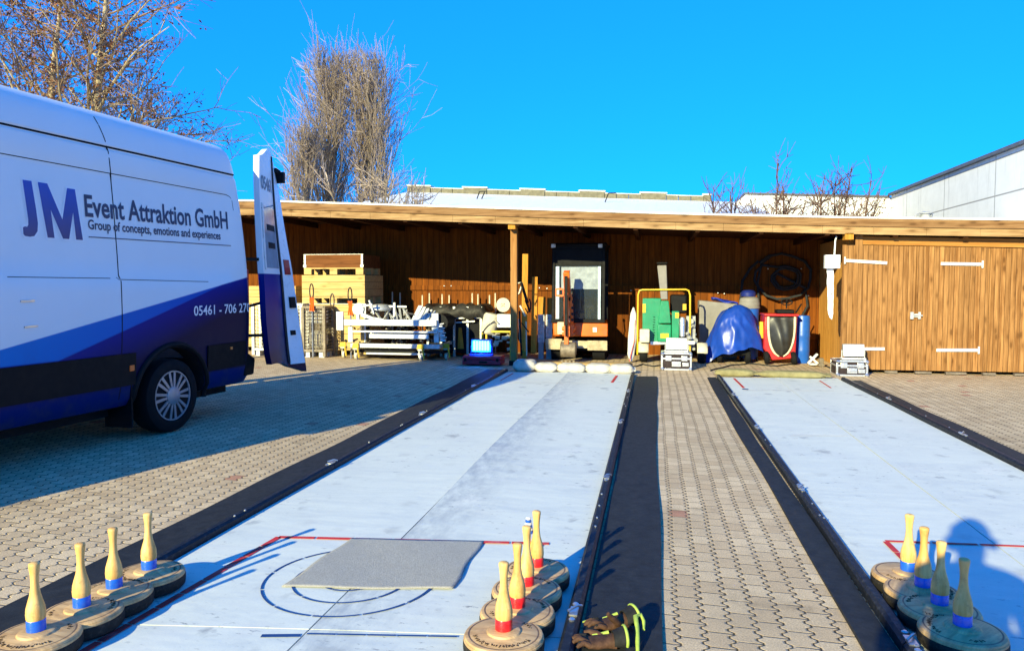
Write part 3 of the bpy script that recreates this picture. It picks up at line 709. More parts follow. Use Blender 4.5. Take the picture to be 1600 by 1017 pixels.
# open rear doors, hinged at the rear corners and swung straight back
t = NT('door_paint'); o_ = t.coord(); x, y, z = t.sep(o_)
fz = t.rng(t.math('SUBTRACT', 1.36, z), -0.004, 0.004)
c = t.mix(fz, (0.74, 0.75, 0.76), t.mix(t.rng(z, 0.5, 1.2), (0.0005, 0.004, 0.035), (0.001, 0.02, 0.20)))
M['door_paint'] = t.set(c, 0.3); t.b.inputs['Specular IOR Level'].default_value = 0.1
HX = [(.42, 1.12), (.58, 1.085), (.9, 1.055), (1.2, 1.045), (1.53, 1.025), (1.97, 1.008), (2.3, 1.002), (2.58, 1.01)]
FX = [(.30, .885), (.48, .865), (.72, .845), (1.07, .82), (1.43, .79), (1.7, .755), (2.05, .715), (2.47, .685), (2.66, .675)]
KZ = [(.30, .0), (.45, .55), (.7, .9), (1.0, 1.0)]
def make_door(sd):
    q = []
    sH, sF = 1.17, 1.95
    def P(u, z, off=0.0):
        xa = interp(HX, z); xb = interp(FX, z)-0.03; bulge = 0.030*math.sin(math.pi*u)+max(0, u-0.72)*interp([(.4, .62), (1.2, .42), (2.2, .20), (2.6, .0)], z)
        if z < 0.62: xa -= 0.0
        return Vector((sd*(xa+(xb-xa)*u+bulge+off), sH+(sF-sH)*u, z))
    def zb(u): return 0.46-0.16*u**1.5 + 0.02*math.sin(u*3)
    def zt(u): return 2.52+0.13*sstep(0, 0.5, u) - 0.05*max(0, (u-0.75)/0.25)**2
    m = MB(); nu, nv = 16, 40
    m.grid(lambda u, v: P(u, zb(u)+(zt(u)-zb(u))*v), nu, nv)
    k = len(m.v); m.grid(lambda u, v: P(u, zb(u)+(zt(u)-zb(u))*v, -0.065), nu, nv)
    W = nv+1
    for i in range(nu):
        for j in (0, nv): a = i*W+j; m.f.append((a, a+W, a+W+k, a+k)); m.m.append(0)
    for j in range(nv):
        for i in (0, nu): a = i*W+j; m.f.append((a, a+1, a+1+k, a+k)); m.m.append(0)
    d = m.build('rear_door', M['door_paint'], VAN, local=True, smooth=50)
    def patch(u0, u1, z0, z1, off, mat_, name, parent=d, nz=16, th=0.01, tap=0.0):
        mb = MB()
        g_ = lambda o2: (lambda a, b: P(u0+(u1-u0)*a+tap*(1-b), z0+(z1-z0)*b, o2))
        mb.grid(g_(off), 4, nz); kk = len(mb.v); mb.grid(g_(off-th), 4, nz); w_ = nz+1
        for i in range(4):
            for j in (0, nz): a = i*w_+j; mb.f.append((a, a+w_, a+w_+kk, a+kk)); mb.m.append(0)
        for j in range(nz):
            for i in (0, 4): a = i*w_+j; mb.f.append((a, a+1, a+1+kk, a+kk)); mb.m.append(0)
        return mb.build(name, mat_, parent, local=True, smooth=50)
    patch(0.67, 0.74, 0.42, 2.60, 0.012, M['black_rubber'], 'door_seal', nz=30)
    patch(0.745, 0.985, 0.40, 2.30, 0.006, pm('door_edge_white', (0.74, 0.76, 0.78), 0.3, var=0.05), 'edge_panel', nz=26)
    patch(0.10, 0.62, 1.42, 2.04, 0.006, pm('door_window_panel', (0.30, 0.36, 0.42), 0.15), 'window_panel')
    patch(0.05, 0.10, 1.40, 2.06, 0.010, M['white_paint'], 'window_trim')
    patch(0.80, 0.93, 1.36, 1.52, 0.014, pm('red_reflector', (0.30, 0.01, 0.02), 0.2), 'reflector')
    patch(0.83, 0.94, 1.00, 1.12, 0.025, M['black_plastic'], 'door_handle', nz=6, th=0.02)
    patch(0.80, 0.88, 0.71, 0.76, 0.018, M['black_plastic'], 'door_lock', nz=4, th=0.016)
    patch(0.20, 0.55, 1.80, 1.86, 0.010, M['black_plastic'], 'sticker', nz=3); patch(0.22, 0.50, 1.62, 1.68, 0.010, M['black_plastic'], 'sticker', nz=3)
    mb = MB(); mb.box(P(1.0, 2.42)+Vector((sd*0.04, 0.02, 0)), (0.10, 0.05, 0.12)); mb.bar(P(0.95, 2.50), P(1.0, 2.42)+Vector((sd*0.03, 0.02, 0.05)), 0.05, 0.05); mb.build('door_latch', M['black_plastic'], d, local=True, bevel=0.008)
    mb = MB()
    for z_ in (0.75, 1.5): mb.bar(Vector((sd*0.90, 1.07, z_)), P(0.03, z_, -0.03), 0.02, 0.03)
    mb.build('hinge', M['black_plastic'], d, local=True)
    mb = MB(); mb.tube([Vector((sd*0.86, 1.05, 1.02)), P(0.10, 1.07, -0.08)], 0.014, 6); mb.build('door_stay', M['black_plastic'], d, local=True)
    vs, fs = text2d('05461', 0.02)
    mb = MB(); mb.add([P(0.06+0.50*(a if sd > 0 else 1-a), 2.20+0.14*b, 0.004) for a, b in vs], fs); mb.build('door_lettering', M['van_dark'], d, local=True, smooth=0, recalc=False)
    # curve of the wave sweeping over the white
    mb = MB(); mb.tube([P(u, 2.0+0.13*u, 0.003) for u in (0.05, 0.2, 0.4, 0.62)], 0.006, 6); mb.build('wave_line', M['van_dark'], d, local=True)
    return d
make_door(1); make_door(-1)
# cab glass, lamps, mirrors (the front half is mostly out of the picture)
M['glass'] = pm('dark_glass', (0.01, 0.013, 0.016), 0.06)
def front_patch(sa, sb, x0, x1, name, mat_):
    def fn(u, v):
        s = sa+(sb-sa)*v; w = interp(WID, s); z = interp(ZTOP, s)+0.004; X = (x0+(x1-x0)*u)*w
        sag = 0.10*(abs(X)/0.8)**3
        return (X, s-0.006, z-0.02*(abs(X)/.7)**2)
    mb = MB(); mb.grid(fn, 12, 12); return mb.build(name, mat_, VAN, local=True, solid=0.008)
front_patch(-3.60, -3.12, -0.72, 0.72, 'windscreen', M['glass'])
for sd in (1, -1):
    mb = MB()
    P_ = lambda s, z: Vector((sd*(sx_(s, z)*interp(WID, s)+0.004), s, z))
    mb.add([P_(-3.35, 1.32), P_(-2.35, 1.32), P_(-2.35, 1.95), P_(-2.95, 1.95)], [(0, 1, 2, 3)]); mb.build('cab_window', M['glass'], VAN, local=True, solid=0.010)
    mb = MB(); mb.box((sd*1.03, -3.05, 1.40), (0.16, 0.10, 0.34)); mb.bar((sd*0.92, -3.0, 1.30), (sd*1.0, -3.03, 1.32), 0.05); mb.build('wing_mirror', M['black_plastic'], VAN, local=True, bevel=0.02)
    mb = MB(); mb.box((sd*0.66, -4.40, 0.80), (0.28, 0.10, 0.22)); mb.build('headlamp', pm('lamp_glass', (0.7, 0.72, 0.75), 0.1), VAN, local=True, bevel=0.03)
mb = MB(); mb.box((0, -4.43, 0.42), (1.5, 0.10, 0.28)); mb.build('front_bumper', M['black_plastic'], VAN, local=True, bevel=0.03)
mb = MB()
for k in range(4): mb.box((0, -4.45, 0.62+0.055*k), (0.9, 0.05, 0.03))
mb.build('grille', M['black_plastic'], VAN, local=True)

# ------------------------------------------------------------------ timber shed
YF, YB, XS, XL, XR = 11.30, 13.60, 2.80, -9.6, 6.15
YO = 11.10                                             # fascia line
_rb = [(at(px, py, YO).x, at(px, py, YO).z) for px, py in ((400, 336), (600, 343), (800, 350), (1060, 359), (1330, 366), (1600, 370.5))]
def zr(X):                                             # underside of the eaves, falling gently to the right
    if X < _rb[0][0]: return _rb[0][1]+(_rb[0][0]-X)*0.02
    if X > _rb[-1][0]: return _rb[-1][1]-(X-_rb[-1][0])*0.02
    return interp(_rb, X)
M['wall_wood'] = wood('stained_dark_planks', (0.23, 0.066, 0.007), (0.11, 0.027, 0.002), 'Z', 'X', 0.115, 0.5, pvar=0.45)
M['sidewall_wood'] = wood('sunlit_stained_side_planks', (0.72, 0.36, 0.09), (0.55, 0.24, 0.05), 'Z', 'Y', 0.115, 0.4, pvar=0.2)  # made far lighter than the back wall: sunlight put into the colour
M['door_wood'] = wood('sunbleached_door_planks', (0.46, 0.23, 0.082), (0.17, 0.068, 0.018), 'Z', 'X', 0.066, 1.0, gap=0.0035, pvar=0.42, gapcol=(0.06, 0.025, 0.01))
M['fascia_wood'] = wood('weathered_fascia', (0.46, 0.29, 0.14), (0.22, 0.115, 0.045), 'X', None, 0.1, 1.0)
M['fascia_wood2'] = wood('weathered_fascia_upper', (0.32, 0.18, 0.08), (0.16, 0.075, 0.028), 'X', None, 0.1, 1.0)
M['post_wood'] = wood('post_wood', (0.40, 0.20, 0.065), (0.27, 0.115, 0.032), 'Z', None, 0.1, 0.6)
M['orange_wood'] = wood('fresh_orange_boards', (0.55, 0.25, 0.04), (0.40, 0.16, 0.02), 'Z', None, 0.1, 0.4)
M['pine'] = wood('pale_pine', (0.66, 0.46, 0.20), (0.50, 0.31, 0.11), 'X', 'Z', 0.13, 0.8, pvar=0.15)
M['brown_board'] = wood('dark_brown_boards', (0.20, 0.075, 0.025), (0.11, 0.038, 0.012), 'X', None, 0.1, 0.3)
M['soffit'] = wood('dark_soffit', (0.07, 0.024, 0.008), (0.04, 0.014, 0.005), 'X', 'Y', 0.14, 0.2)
SH = E('timber_shed', 'long low open fronted timber shed with a plank double door at its right end', 'shed', (0, YF, 0))
def wallX(m, xa, xb, y, th, z0, fz, n=12):
    for i in range(n):
        a = xa+(xb-xa)*i/n; b = xa+(xb-xa)*(i+1)/n
        m.prism([(a, y, z0), (b, y, z0), (b, y, fz(b)), (a, y, fz(a))], (0, th, 0))
m = MB(); wallX(m, XL, XR, YB, 0.06, 0.0, lambda X: zr(X)+0.02, 1)
wb = MB(); N_ = 14; pts = [(XL, YB, 0)]+[(XR, YB, 0)]+[(XR+(XL-XR)*i/N_, YB, zr(XR+(XL-XR)*i/N_)+0.068) for i in range(N_+1)]
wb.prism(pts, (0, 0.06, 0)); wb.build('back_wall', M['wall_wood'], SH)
m = MB(); m.bar((XL, YB-0.02, 1.22), (XS, YB-0.02, 1.20), 0.03, 0.09); m.bar((XL, YB-0.02, 0.36), (XS, YB-0.02, 0.36), 0.03, 0.09); m.build('wall_rail', M['wall_wood'], SH)
m = MB()
for px_, py_ in ((694, 447), (705, 447), (843, 450), (855, 451), (986, 454), (1122, 458), (1132, 459), (1263, 462), (1200, 420), (1252, 420)):
    p = at(px_, py_, YB-0.036); m = MB(); m.lathe([(0.013, 0), (0.013, 0.006), (0.005, 0.010)], 8, 0, p, Matrix.Rotation(R(90), 3, 'X')); m.build('wall_bolt', M['steel'], SH)
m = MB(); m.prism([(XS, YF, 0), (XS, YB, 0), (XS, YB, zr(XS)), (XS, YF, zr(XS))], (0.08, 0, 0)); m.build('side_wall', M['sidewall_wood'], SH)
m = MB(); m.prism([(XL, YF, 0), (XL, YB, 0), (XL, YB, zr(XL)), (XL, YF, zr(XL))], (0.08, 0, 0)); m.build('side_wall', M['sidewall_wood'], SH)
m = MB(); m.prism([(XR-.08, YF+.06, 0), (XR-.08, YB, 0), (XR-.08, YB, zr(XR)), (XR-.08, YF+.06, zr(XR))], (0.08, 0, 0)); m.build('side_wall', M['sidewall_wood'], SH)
# roof deck with soffit boards, and rafters under it
m = MB(); N_ = 24
for i in range(N_):
    a = XL-0.15+(XR-XL+0.3)*i/N_; b = XL-0.15+(XR-XL+0.3)*(i+1)/N_
    m.prism([(a, YO+0.032, zr(a)+0.07), (b, YO+0.032, zr(b)+0.07), (b, YB+0.2, zr(b)+0.07), (a, YB+0.2, zr(a)+0.07)], (0, 0, 0.14))
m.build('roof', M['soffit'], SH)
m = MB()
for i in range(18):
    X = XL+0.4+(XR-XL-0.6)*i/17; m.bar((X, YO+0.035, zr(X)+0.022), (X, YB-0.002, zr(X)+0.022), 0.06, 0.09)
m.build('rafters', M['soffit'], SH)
m = MB()
for i in range(N_):
    a = XL-0.2+(XR-XL+0.4)*i/N_; b = XL-0.2+(XR-XL+0.4)*(i+1)/N_; b2 = b-0.003
    m.prism([(a, YO, zr(a)), (b2, YO, zr(b2)), (b2, YO, zr(b2)+0.105), (a, YO, zr(a)+0.105)], (0, 0.03, 0))
m.build('fascia_board', M['fascia_wood'], SH, smooth=0)
m = MB()
for i in range(N_):
    a = XL-0.2+(XR-XL+0.4)*i/N_; b = XL-0.2+(XR-XL+0.4)*(i+1)/N_
    m.prism([(a, YO-0.022, zr(a)+0.107), (b, YO-0.022, zr(b)+0.107), (b, YO-0.022, zr(b)+0.215), (a, YO-0.022, zr(a)+0.215)], (0, 0.05, 0))
m.build('fascia_board', M['fascia_wood2'], SH, smooth=0)
m = MB()
for i in range(N_):
    a = XL-0.2+(XR-XL+0.4)*i/N_; b = XL-0.2+(XR-XL+0.4)*(i+1)/N_
    m.prism([(a, YO-0.035, zr(a)+0.217), (b, YO-0.035, zr(b)+0.217), (b, YO-0.035, zr(b)+0.243), (a, YO-0.035, zr(a)+0.243)], (0, 2.8, 0))
m.build('roof_edge_trim', pm('white_roof_sheet', (0.78, 0.78, 0.76), 0.5, dirt=0.2), SH, smooth=0)
def post(px0, px1):
    a, b = at(px0, 460, YF), at(px1, 460, YF); X = (a.x+b.x)/2; w = b.x-a.x
    m = MB(); m.span((X-w/2, YF, 0.06), (X+w/2, YF+0.10, zr(X)-0.005)); p = m.build('post', M['post_wood'], SH, bevel=0.004)
    m = MB(); m.span((X-w*0.7, YF-0.004, 0), (X+w*0.7, YF+0.104, 0.075)); m.build('post_shoe', M['black_plastic'], p)
    m = MB(); m.span((X-w*0.55, YF-0.16, zr(X)-0.075), (X+w*0.55, YF-0.005, zr(X)-0.004)); m.build('bracket_block', M['orange_wood'], p)
    return X
post(797.5, 807.5)
for X in (-7.0,):
    m = MB(); m.span((X-.05, YF, 0), (X+.05, YF+.1, zr(X)-.005)); m.build('post', M['post_wood'], SH, bevel=0.004)
m = MB(); m.span((XS-0.01, YF-0.03, 0), (XS+0.09, YF+0.07, zr(XS)-0.004)); cp = m.build('post', M['door_wood'], SH, bevel=0.004)
a = at(1325, 370, YF-0.12); m = MB(); m.box(a, (0.11, 0.16, 0.09)); m.build('bracket_block', M['orange_wood'], cp)
# plank front wall with the double door
xd0, xd1, xdm = at(1314, 500, YF).x, at(1541, 500, YF).x, at(1429, 500, YF).x
m = MB(); wallX(m, XS+0.092, XR, YF+0.02, 0.05, 0.05, lambda X: zr(X)-0.02, 6); m.build('front_wall', M['door_wood'], SH, smooth=0)
m = MB(); wallX(m, XS+0.092, XR, YF-0.010, 0.028, 1.76, lambda X: zr(X)-0.035, 6); m.v = m.v
for q in range(0): pass
hb = MB()
N_ = 8
for i in range(N_):
    a = XS+0.092+(XR-XS-0.092)*i/N_; b = XS+0.092+(XR-XS-0.092)*(i+1)/N_
    hb.prism([(a, YF-0.012, zr(a)-0.13), (b, YF-0.012, zr(b)-0.13), (b, YF-0.012, zr(b)-0.012), (a, YF-0.012, zr(a)-0.012)], (0, 0.03, 0))
hb.build('head_board', wood('door_head_board', (0.46, 0.22, 0.06), (0.32, 0.13, 0.03), 'X', None, 0.1, 0.6), SH, smooth=0)
for (xa, xb, left) in ((xd0, xdm-0.004, True), (xdm+0.004, xd1, False)):
    m = MB(); m.prism([(xa, YF-0.018, 0.05), (xb, YF-0.018, 0.05), (xb, YF-0.018, zr(xb)-0.14), (xa, YF-0.018, zr(xa)-0.14)], (0, 0.036, 0))
    dr = m.build('door_leaf', M['door_wood'], SH, smooth=0)
    for (pA, pB) in (((1320, 407), (1386, 411)), ((1320, 545), (1382, 545))) if left else (((1470, 412), (1535, 413)), ((1463, 547), (1529, 547))):
        p, q_ = at(*pA, YF-0.03), at(*pB, YF-0.03)
        m = MB(); m.bar(p, q_, 0.014, 0.042); e = p if left else q_
        m.cyl(e+Vector((0, -0.008, -0.05)), e+Vector((0, -0.008, 0.05)), 0.013, 10)
        for k in range(4):
            z_ = p.lerp(q_, 0.15+0.23*k); m.lathe([(0.010, 0.0), (0.010, 0.006), (0.004, 0.009)], 8, 0, z_+Vector((0, -0.006, 0)), Matrix.Rotation(R(90), 3, 'X'))
        m.build('strap_hinge', M['zinc'], dr)
    if left:
        p = at(1430, 493, YF-0.03); m = MB(); m.box(p, (0.12, 0.02, 0.05)); m.box(p+Vector((-0.05, -0.015, 0)), (0.04, 0.03, 0.10)); m.box(p+Vector((0.05, -0.01, 0.0)), (0.03, 0.02, 0.10)); m.cyl(p+Vector((-0.06, -0.02, 0)), p+Vector((0.09, -0.02, 0)), 0.010, 8)
        m.build('latch', M['galv'], dr)
m = MB()
for k in range(9):
    X = XS+0.5+k*0.42; MB().box((X, YF-0.03, 0.025), (0.16+0.05*(k % 3), 0.05, 0.03)).build('threshold_stone', M['rust'], SH)
# electrical box and torn foam strip at the shed corner
m = MB(); p = at(1300, 409, YF-0.08); m.box(p, (0.20, 0.10, 0.19)); m.box(p+Vector((0.0, -0.052, 0)), (0.17, 0.006, 0.16)); m.tube([p+Vector((0.03, 0.0, 0.09)), p+Vector((0.04, 0.01, 0.3)), p+Vector((0.06, 0.03, 0.36))], 0.012, 8)
tag(m.build('junction_box', pm('white_box_plastic', (0.80, 0.80, 0.78), 0.45, var=0.05, dirt=0.1), bevel=0.008), 'white electrical box at the shed corner left of the plank door', 'electrical box')
m = MB(); rr = random.Random(4); L_ = []; Rr = []
for k in range(13):
    y_ = 418+78*k/12; w = 5.6*(1-0.25*(k/12)**2) if k < 12 else 2.2
    L_.append(at(1298-w+rr.uniform(-1, 1)*0.7, y_, YF-0.045)); Rr.append(at(1298+w*0.85+rr.uniform(-0.4, 0.4), y_+rr.uniform(-1, 4)*(k == 12), YF-0.045))
for k in range(12): m.prism([L_[k], Rr[k], Rr[k+1], L_[k+1]], (0, 0.012, 0))
t = NT('torn_foam'); o_ = t.coord(); sp = t.noise(o_, 24, 4, 0.6)
M['foam'] = t.set(t.mix(t.rng(sp, 0.60, 0.66), (0.80, 0.80, 0.79), (0.03, 0.03, 0.03)), 0.7)
tag(m.build('foam_strip', M['foam'], smooth=0), 'torn white strip with dark specks hanging under the white electrical box', 'foam strip')
# small thing on the roof
p = at(1446, 337, YO+0.35); m = MB(); m.lathe([(0.06, -0.03), (0.06, 0.02), (0.085, 0.025), (0.085, 0.04), (0.02, 0.055)], 14, 0, p); m.tube([p+Vector((-0.1, 0, 0)), p+Vector((0, 0.05, 0.035)), p+Vector((0.09, 0, 0.0))], 0.03, 8)
tag(m.build('roof_vent', M['grey_paint']), 'small grey vent on the shed roof edge above the plank door', 'roof vent')

# ------------------------------------------------------------------ buildings behind
t = NT('white_concrete_block_wall'); o_ = t.coord(); x, y, z = t.sep(o_)
gr = t.noise(o_, 3.0, 6, 0.7); drip = t.noise(t.scale(o_, (3, 7, 0.5)), 1.0, 5, 0.7)
zz = t.math('ADD', z, 0.0)
jz = t.math('FRACT', t.math('DIVIDE', zz, 0.62)); jy = t.math('FRACT', t.math('DIVIDE', t.math('ADD', y, t.math('MULTIPLY', x, 1.0)), 2.3))
j1 = t.rng(t.math('ABSOLUTE', t.math('SUBTRACT', jz, 0.5)), 0.012, 0.028); j2 = t.rng(t.math('ABSOLUTE', t.math('SUBTRACT', jy, 0.5)), 0.003, 0.008)
jj = t.math('MULTIPLY', j1, j2)
c = t.mix(t.rng(gr, 0.4, 0.7, 0, 0.5), (0.74, 0.73, 0.71), (0.60, 0.59, 0.57))
c = t.mix(t.math('MULTIPLY', t.rng(drip, 0.55, 0.7), t.rng(z, 2.4, 3.9, 0.0, 0.75)), c, (0.30, 0.29, 0.28))
c = t.mix(jj, (0.30, 0.29, 0.28), c); t.bump(t.math('ADD', jj, t.math('MULTIPLY', gr, 0.3)), 0.3, 0.01)
M['block'] = t.set(c, 0.85)
M['coping'] = pm('dark_coping', (0.10, 0.105, 0.12), 0.5)
XW = at(1393, 306, 20.0).x; HW = at(1393, 306, 20.0).z
B = E('block_building', 'white block walled building with a dark roof edge behind the plank door', 'building', (XW, 20, 0))
zt_ = lambda Y: HW
m = MB(); m.prism([(XW, 11.4, 0), (XW, 20, 0), (XW, 20, zt_(20)), (XW, 11.4, zt_(9))], (9, 0, 0)); m.build('wall', M['block'], B, smooth=0)
m = MB(); m.prism([(XW-0.08, 11.35, zt_(8.9)), (XW-0.08, 20.02, zt_(20)), (XW-0.08, 20.02, zt_(20)+0.06), (XW-0.08, 11.35, zt_(8.9)+0.06)], (9.2, 0, 0)); m.build('roof_edge', M['coping'], B, smooth=0)
B2 = E('rendered_building', 'low white rendered building standing behind the bare bushes', 'building', (5, 22, 0))
q0, q1 = at(1166, 304, 20.1), at(1396, 309, 20.1)
m = MB(); m.prism([(q0.x, 20.1, 0), (q1.x+0.4, 20.1, 0), (q1.x+0.4, 20.1, q1.z), (q0.x, 20.1, q0.z)], (0, 6, 0)); m.build('wall', pm('white_render', (0.74, 0.74, 0.73), 0.8, dirt=0.1), B2, smooth=0)
m = MB(); m.prism([(q0.x-0.05, 20.06, q0.z), (q1.x-0.1, 20.06, q1.z), (q1.x-0.1, 20.06, q1.z+0.05), (q0.x-0.05, 20.06, q0.z+0.05)], (0, 6.1, 0)); m.build('roof_edge', M['coping'], B2, smooth=0)
m = MB(); m.prism([(q0.x-0.55, 20.08, 0), (q0.x, 20.08, 0), (q0.x, 20.08, q0.z), (q0.x-0.55, 20.08, q0.z-0.45)], (0, 6, 0)); m.build('stepped_wall', pm('white_render_step', (0.70, 0.70, 0.69), 0.8, dirt=0.1), B2, smooth=0)
B3 = E('white_roofed_hall', 'low hall with a white sheet roof and grey brown ridge caps behind the shed', 'building', (-3, 20, 0))
ra, rb_ = at(640, 302.5, 21.5), at(1166, 319.5, 21.5)
def rz_(X): return ra.z+(rb_.z-ra.z)*(X-ra.x)/(rb_.x-ra.x)
X0, X1 = at(640, 300, 21.5).x, rb_.x
m = MB(); m.prism([(X0, 16.0, 0), (X1, 16.0, 0), (X1, 16.0, 2.55), (X0, 16.0, 2.9)], (0, 11, 0)); m.build('wall', pm('hall_wall', (0.62, 0.61, 0.58), 0.8), B3, smooth=0)
m = MB(); N_ = 20
for i in range(N_):
    a = X0+(X1-X0)*i/N_; b = X0+(X1-X0)*(i+1)/N_-0.001
    m.prism([(a, 15.8, 2.92-0.35*(a-X0)/(X1-X0)), (b, 15.8, 2.92-0.35*(b-X0)/(X1-X0)), (b, 21.5, rz_(b)), (a, 21.5, rz_(a))], (0, 0, 0.06))
    m.prism([(a, 21.5, rz_(a)), (b, 21.5, rz_(b)), (b, 27.2, 2.6), (a, 27.2, 2.6)], (0, 0, 0.06))
m.build('roof', pm('white_sheet_roof', (0.78, 0.78, 0.77), 0.45, var=0.06, dirt=0.1), B3, smooth=0)
M['ridge'] = pm('ridge_cap', (0.17, 0.15, 0.10), 0.7, var=0.3, sc=9, dirt=0.4)
xr1 = at(1110, 310, 21.4).x
wl = pm('ridge_light_edge', (0.66, 0.66, 0.62), 0.6)
a = X0; k = 0
while a < xr1-0.1:
    w = 1.02 if k % 2 else 0.70
    b = min(xr1, a+w)
    if k % 2 == 0:
        m2 = MB(); m2.prism([(a, 21.3, rz_(a)+0.0), (b, 21.3, rz_(b)+0.0), (b, 21.3, rz_(b)+0.20), (a, 21.3, rz_(a)+0.20)], (0, 0.4, 0)); m2.prism([(a-.03, 21.28, rz_(a)+0.202), (b+.03, 21.28, rz_(b)+0.202), (b+.03, 21.28, rz_(b)+0.235), (a-.03, 21.28, rz_(a)+0.235)], (0, 0.44, 0), 1); m2.build('raised_ridge_cap', [M['ridge'], wl], B3, smooth=0)
    else:
        n = 3
        for i in range(n):
            c0 = a+(b-a)*i/n+0.008; c1 = a+(b-a)*(i+1)/n-0.008
            m = MB(); m.prism([(c0, 21.34, rz_(c0)+0.0), (c1, 21.34, rz_(c1)+0.0), (c1, 21.34, rz_(c1)+0.16), (c0, 21.34, rz_(c0)+0.16)], (0, 0.3, 0)); m.prism([(c0-.01, 21.33, rz_(c0)+0.162), (c1+.01, 21.33, rz_(c1)+0.162), (c1+.01, 21.33, rz_(c1)+0.18), (c0-.01, 21.33, rz_(c0)+0.18)], (0, 0.34, 0), 1); m.build('ridge_cap', [M['ridge'], wl], B3, smooth=0)
    a = b; k += 1
for px_, py_, fl in ((748, 312, 1), (945, 320, 0)):
    m = MB(); p = at(px_, py_, 20.0); zc = lambda v: v
    base = Vector((p.x, 19.6, 2.92+(rz_(p.x)-2.92)*(19.6-15.8)/5.7-0.1)); m.bar(base, base+Vector((0.12, 0, 0.32)), 0.025); m.bar(base+Vector((0.12, 0, 0.32)), base+Vector((0.32, 0, 0.32)), 0.025)
    if fl: m.bar(base+Vector((0.12, 0, 0.0)), base+Vector((0.26, 0, 0.30)), 0.025)
    m.build('roof_hook', M['black_plastic'], B3)

# ------------------------------------------------------------------ things in the shed, left bay
# stacked pallet boxes
def pallet_box(label, x0, x1, y0, y1, z0, z1, mat_, corner, group, iron=True):
    r = E('pallet_box', label, 'wooden box', ((x0+x1)/2, (y0+y1)/2, z0), 0, group)
    fh = 0.10
    m = MB()
    for k in range(3):
        x = x0+0.07+(x1-x0-0.14)*k/2
        for yy in (y0+0.06, (y0+y1)/2, y1-0.06): m.box((x, yy, z0+fh/2), (0.14, 0.12, fh))
    for yy in (y0+0.06, (y0+y1)/2, y1-0.06): m.box(((x0+x1)/2, yy, z0+fh+0.012), (x1-x0, 0.12, 0.022))
    m.build('pallet_feet', M['pine'], r)
    m = MB(); zb_ = z0+fh+0.025
    m.span((x0, y0, zb_), (x1, y0+0.025, z1)); m.span((x0, y1-0.025, zb_), (x1, y1, z1)); m.span((x0, y0+0.026, zb_), (x0+0.025, y1-0.026, z1)); m.span((x1-0.025, y0+0.026, zb_), (x1, y1-0.026, z1)); m.span((x0+.026, y0+.026, zb_), (x1-.026, y1-.026, zb_+0.02))
    m.build('box_sides', mat_, r, smooth=0)
    if iron:
        m = MB()
        for xx in (x0+0.02, x1-0.02): m.box((xx, y0-0.004, (zb_+z1)/2), (0.035, 0.006, z1-zb_)); m.box((xx, y0-0.008, zb_+0.03), (0.06, 0.006, 0.04))
        m.span((x0-0.004, y0-0.006, z1), (x1+0.004, y0+0.028, z1+0.008))
        m.build('corner_irons', M['galv'], r)
    return r
def PX(a, b, Y): return at(a, 460, Y).x, at(b, 460, Y).x
Yc = 12.35
xa, xb = PX(472, 570, Yc); zt1 = at(500, 430, Yc).z; zt2 = at(500, 466, Yc).z
pallet_box('pale pine pallet box at the bottom of the stack behind the wire cage', xa-0.02, xb+0.02, Yc, Yc+0.9, 0.0, zt2-0.10-0.002, M['pine'], None, 'pallet boxes in the left bay')
pallet_box('pale pine pallet box in the middle of the stack, in full sun', xa, xb, Yc, Yc+0.9, zt2-0.10, zt1, M['pine'], None, 'pallet boxes in the left bay', False)
xa2, xb2 = PX(474, 568, Yc)
pallet_box('dark brown pallet box with grey corner irons on top of the pine box', xa2+0.01, xb2-0.01, Yc+0.02, Yc+0.85, zt1+0.009, at(500, 398, Yc).z, M['brown_board'], None, 'pallet boxes in the left bay')
xa, xb = PX(398, 462, 12.75)
pallet_box('pale pine box partly hidden behind the open van door', xa-0.6, xb, 12.75, 13.4, 0.0, at(430, 447, 12.75).z, M['pine'], None, 'pallet boxes in the left bay', False)
# wire cages
def cage(label, x0, x1, y0, y1, h, mat_, group, fill):
    r = E('wire_cage', label, 'wire cage', ((x0+x1)/2, (y0+y1)/2, 0), 0, group)
    m = MB()
    for x in (x0, x1):
        for y in (y0, y1): m.bar((x, y, 0.02), (x, y, h), 0.05)
    for z in (0.12, h):
        for y in (y0, y1): m.bar((x0, y, z), (x1, y, z), 0.04)
        for x in (x0, x1): m.bar((x, y0, z), (x, y1, z), 0.04)
    m.span((x0, y0, 0.10), (x1, y1, 0.118)); m.build('frame', mat_, r)
    m = MB(); n = 14
    for i in range(1, n):
        x = x0+(x1-x0)*i/n
        for y in (y0, y1): m.bar((x, y, 0.12), (x, y, h), 0.008)
    for i in range(1, 13):
        z = 0.12+(h-0.12)*i/13
        for y in (y0, y1): m.bar((x0, y, z), (x1, y, z), 0.008)
        for x in (x0, x1): m.bar((x, y0, z), (x, y1, z), 0.008)
    m.build('wire_mesh', mat_, r, smooth=0)
    m = MB()
    for x in (x0+0.06, x1-0.06):
        for y in (y0+0.06, y1-0.06): m.box((x, y, 0.045), (0.10, 0.10, 0.09))
    m.build('feet', M['galv'], r)
    return r
x0, x1 = PX(395, 471, 12.05); cage('pale galvanised wire cage beside the open van door', x0, x1, 12.05, 12.75 if False else 12.30, at(440, 476, 12.05).z, M['galv'], 'wire cages in the left bay', 0)
x2, x3 = PX(473, 506, 11.95); cage('darker wire cage between the pale cage and the white frame trolley', x2, x3, 11.95, 12.3, at(490, 480, 11.95).z, M['rust'], 'wire cages in the left bay', 0)
m = MB()
for k in range(5): m.box(((x2+x3)/2+0.0, 12.12, 0.62+0.06*k), (x3-x2-0.1, 0.2, 0.035))
tag(m.build('white_boards', M['white_paint']), 'small stack of white boards inside the darker wire cage', 'boards')
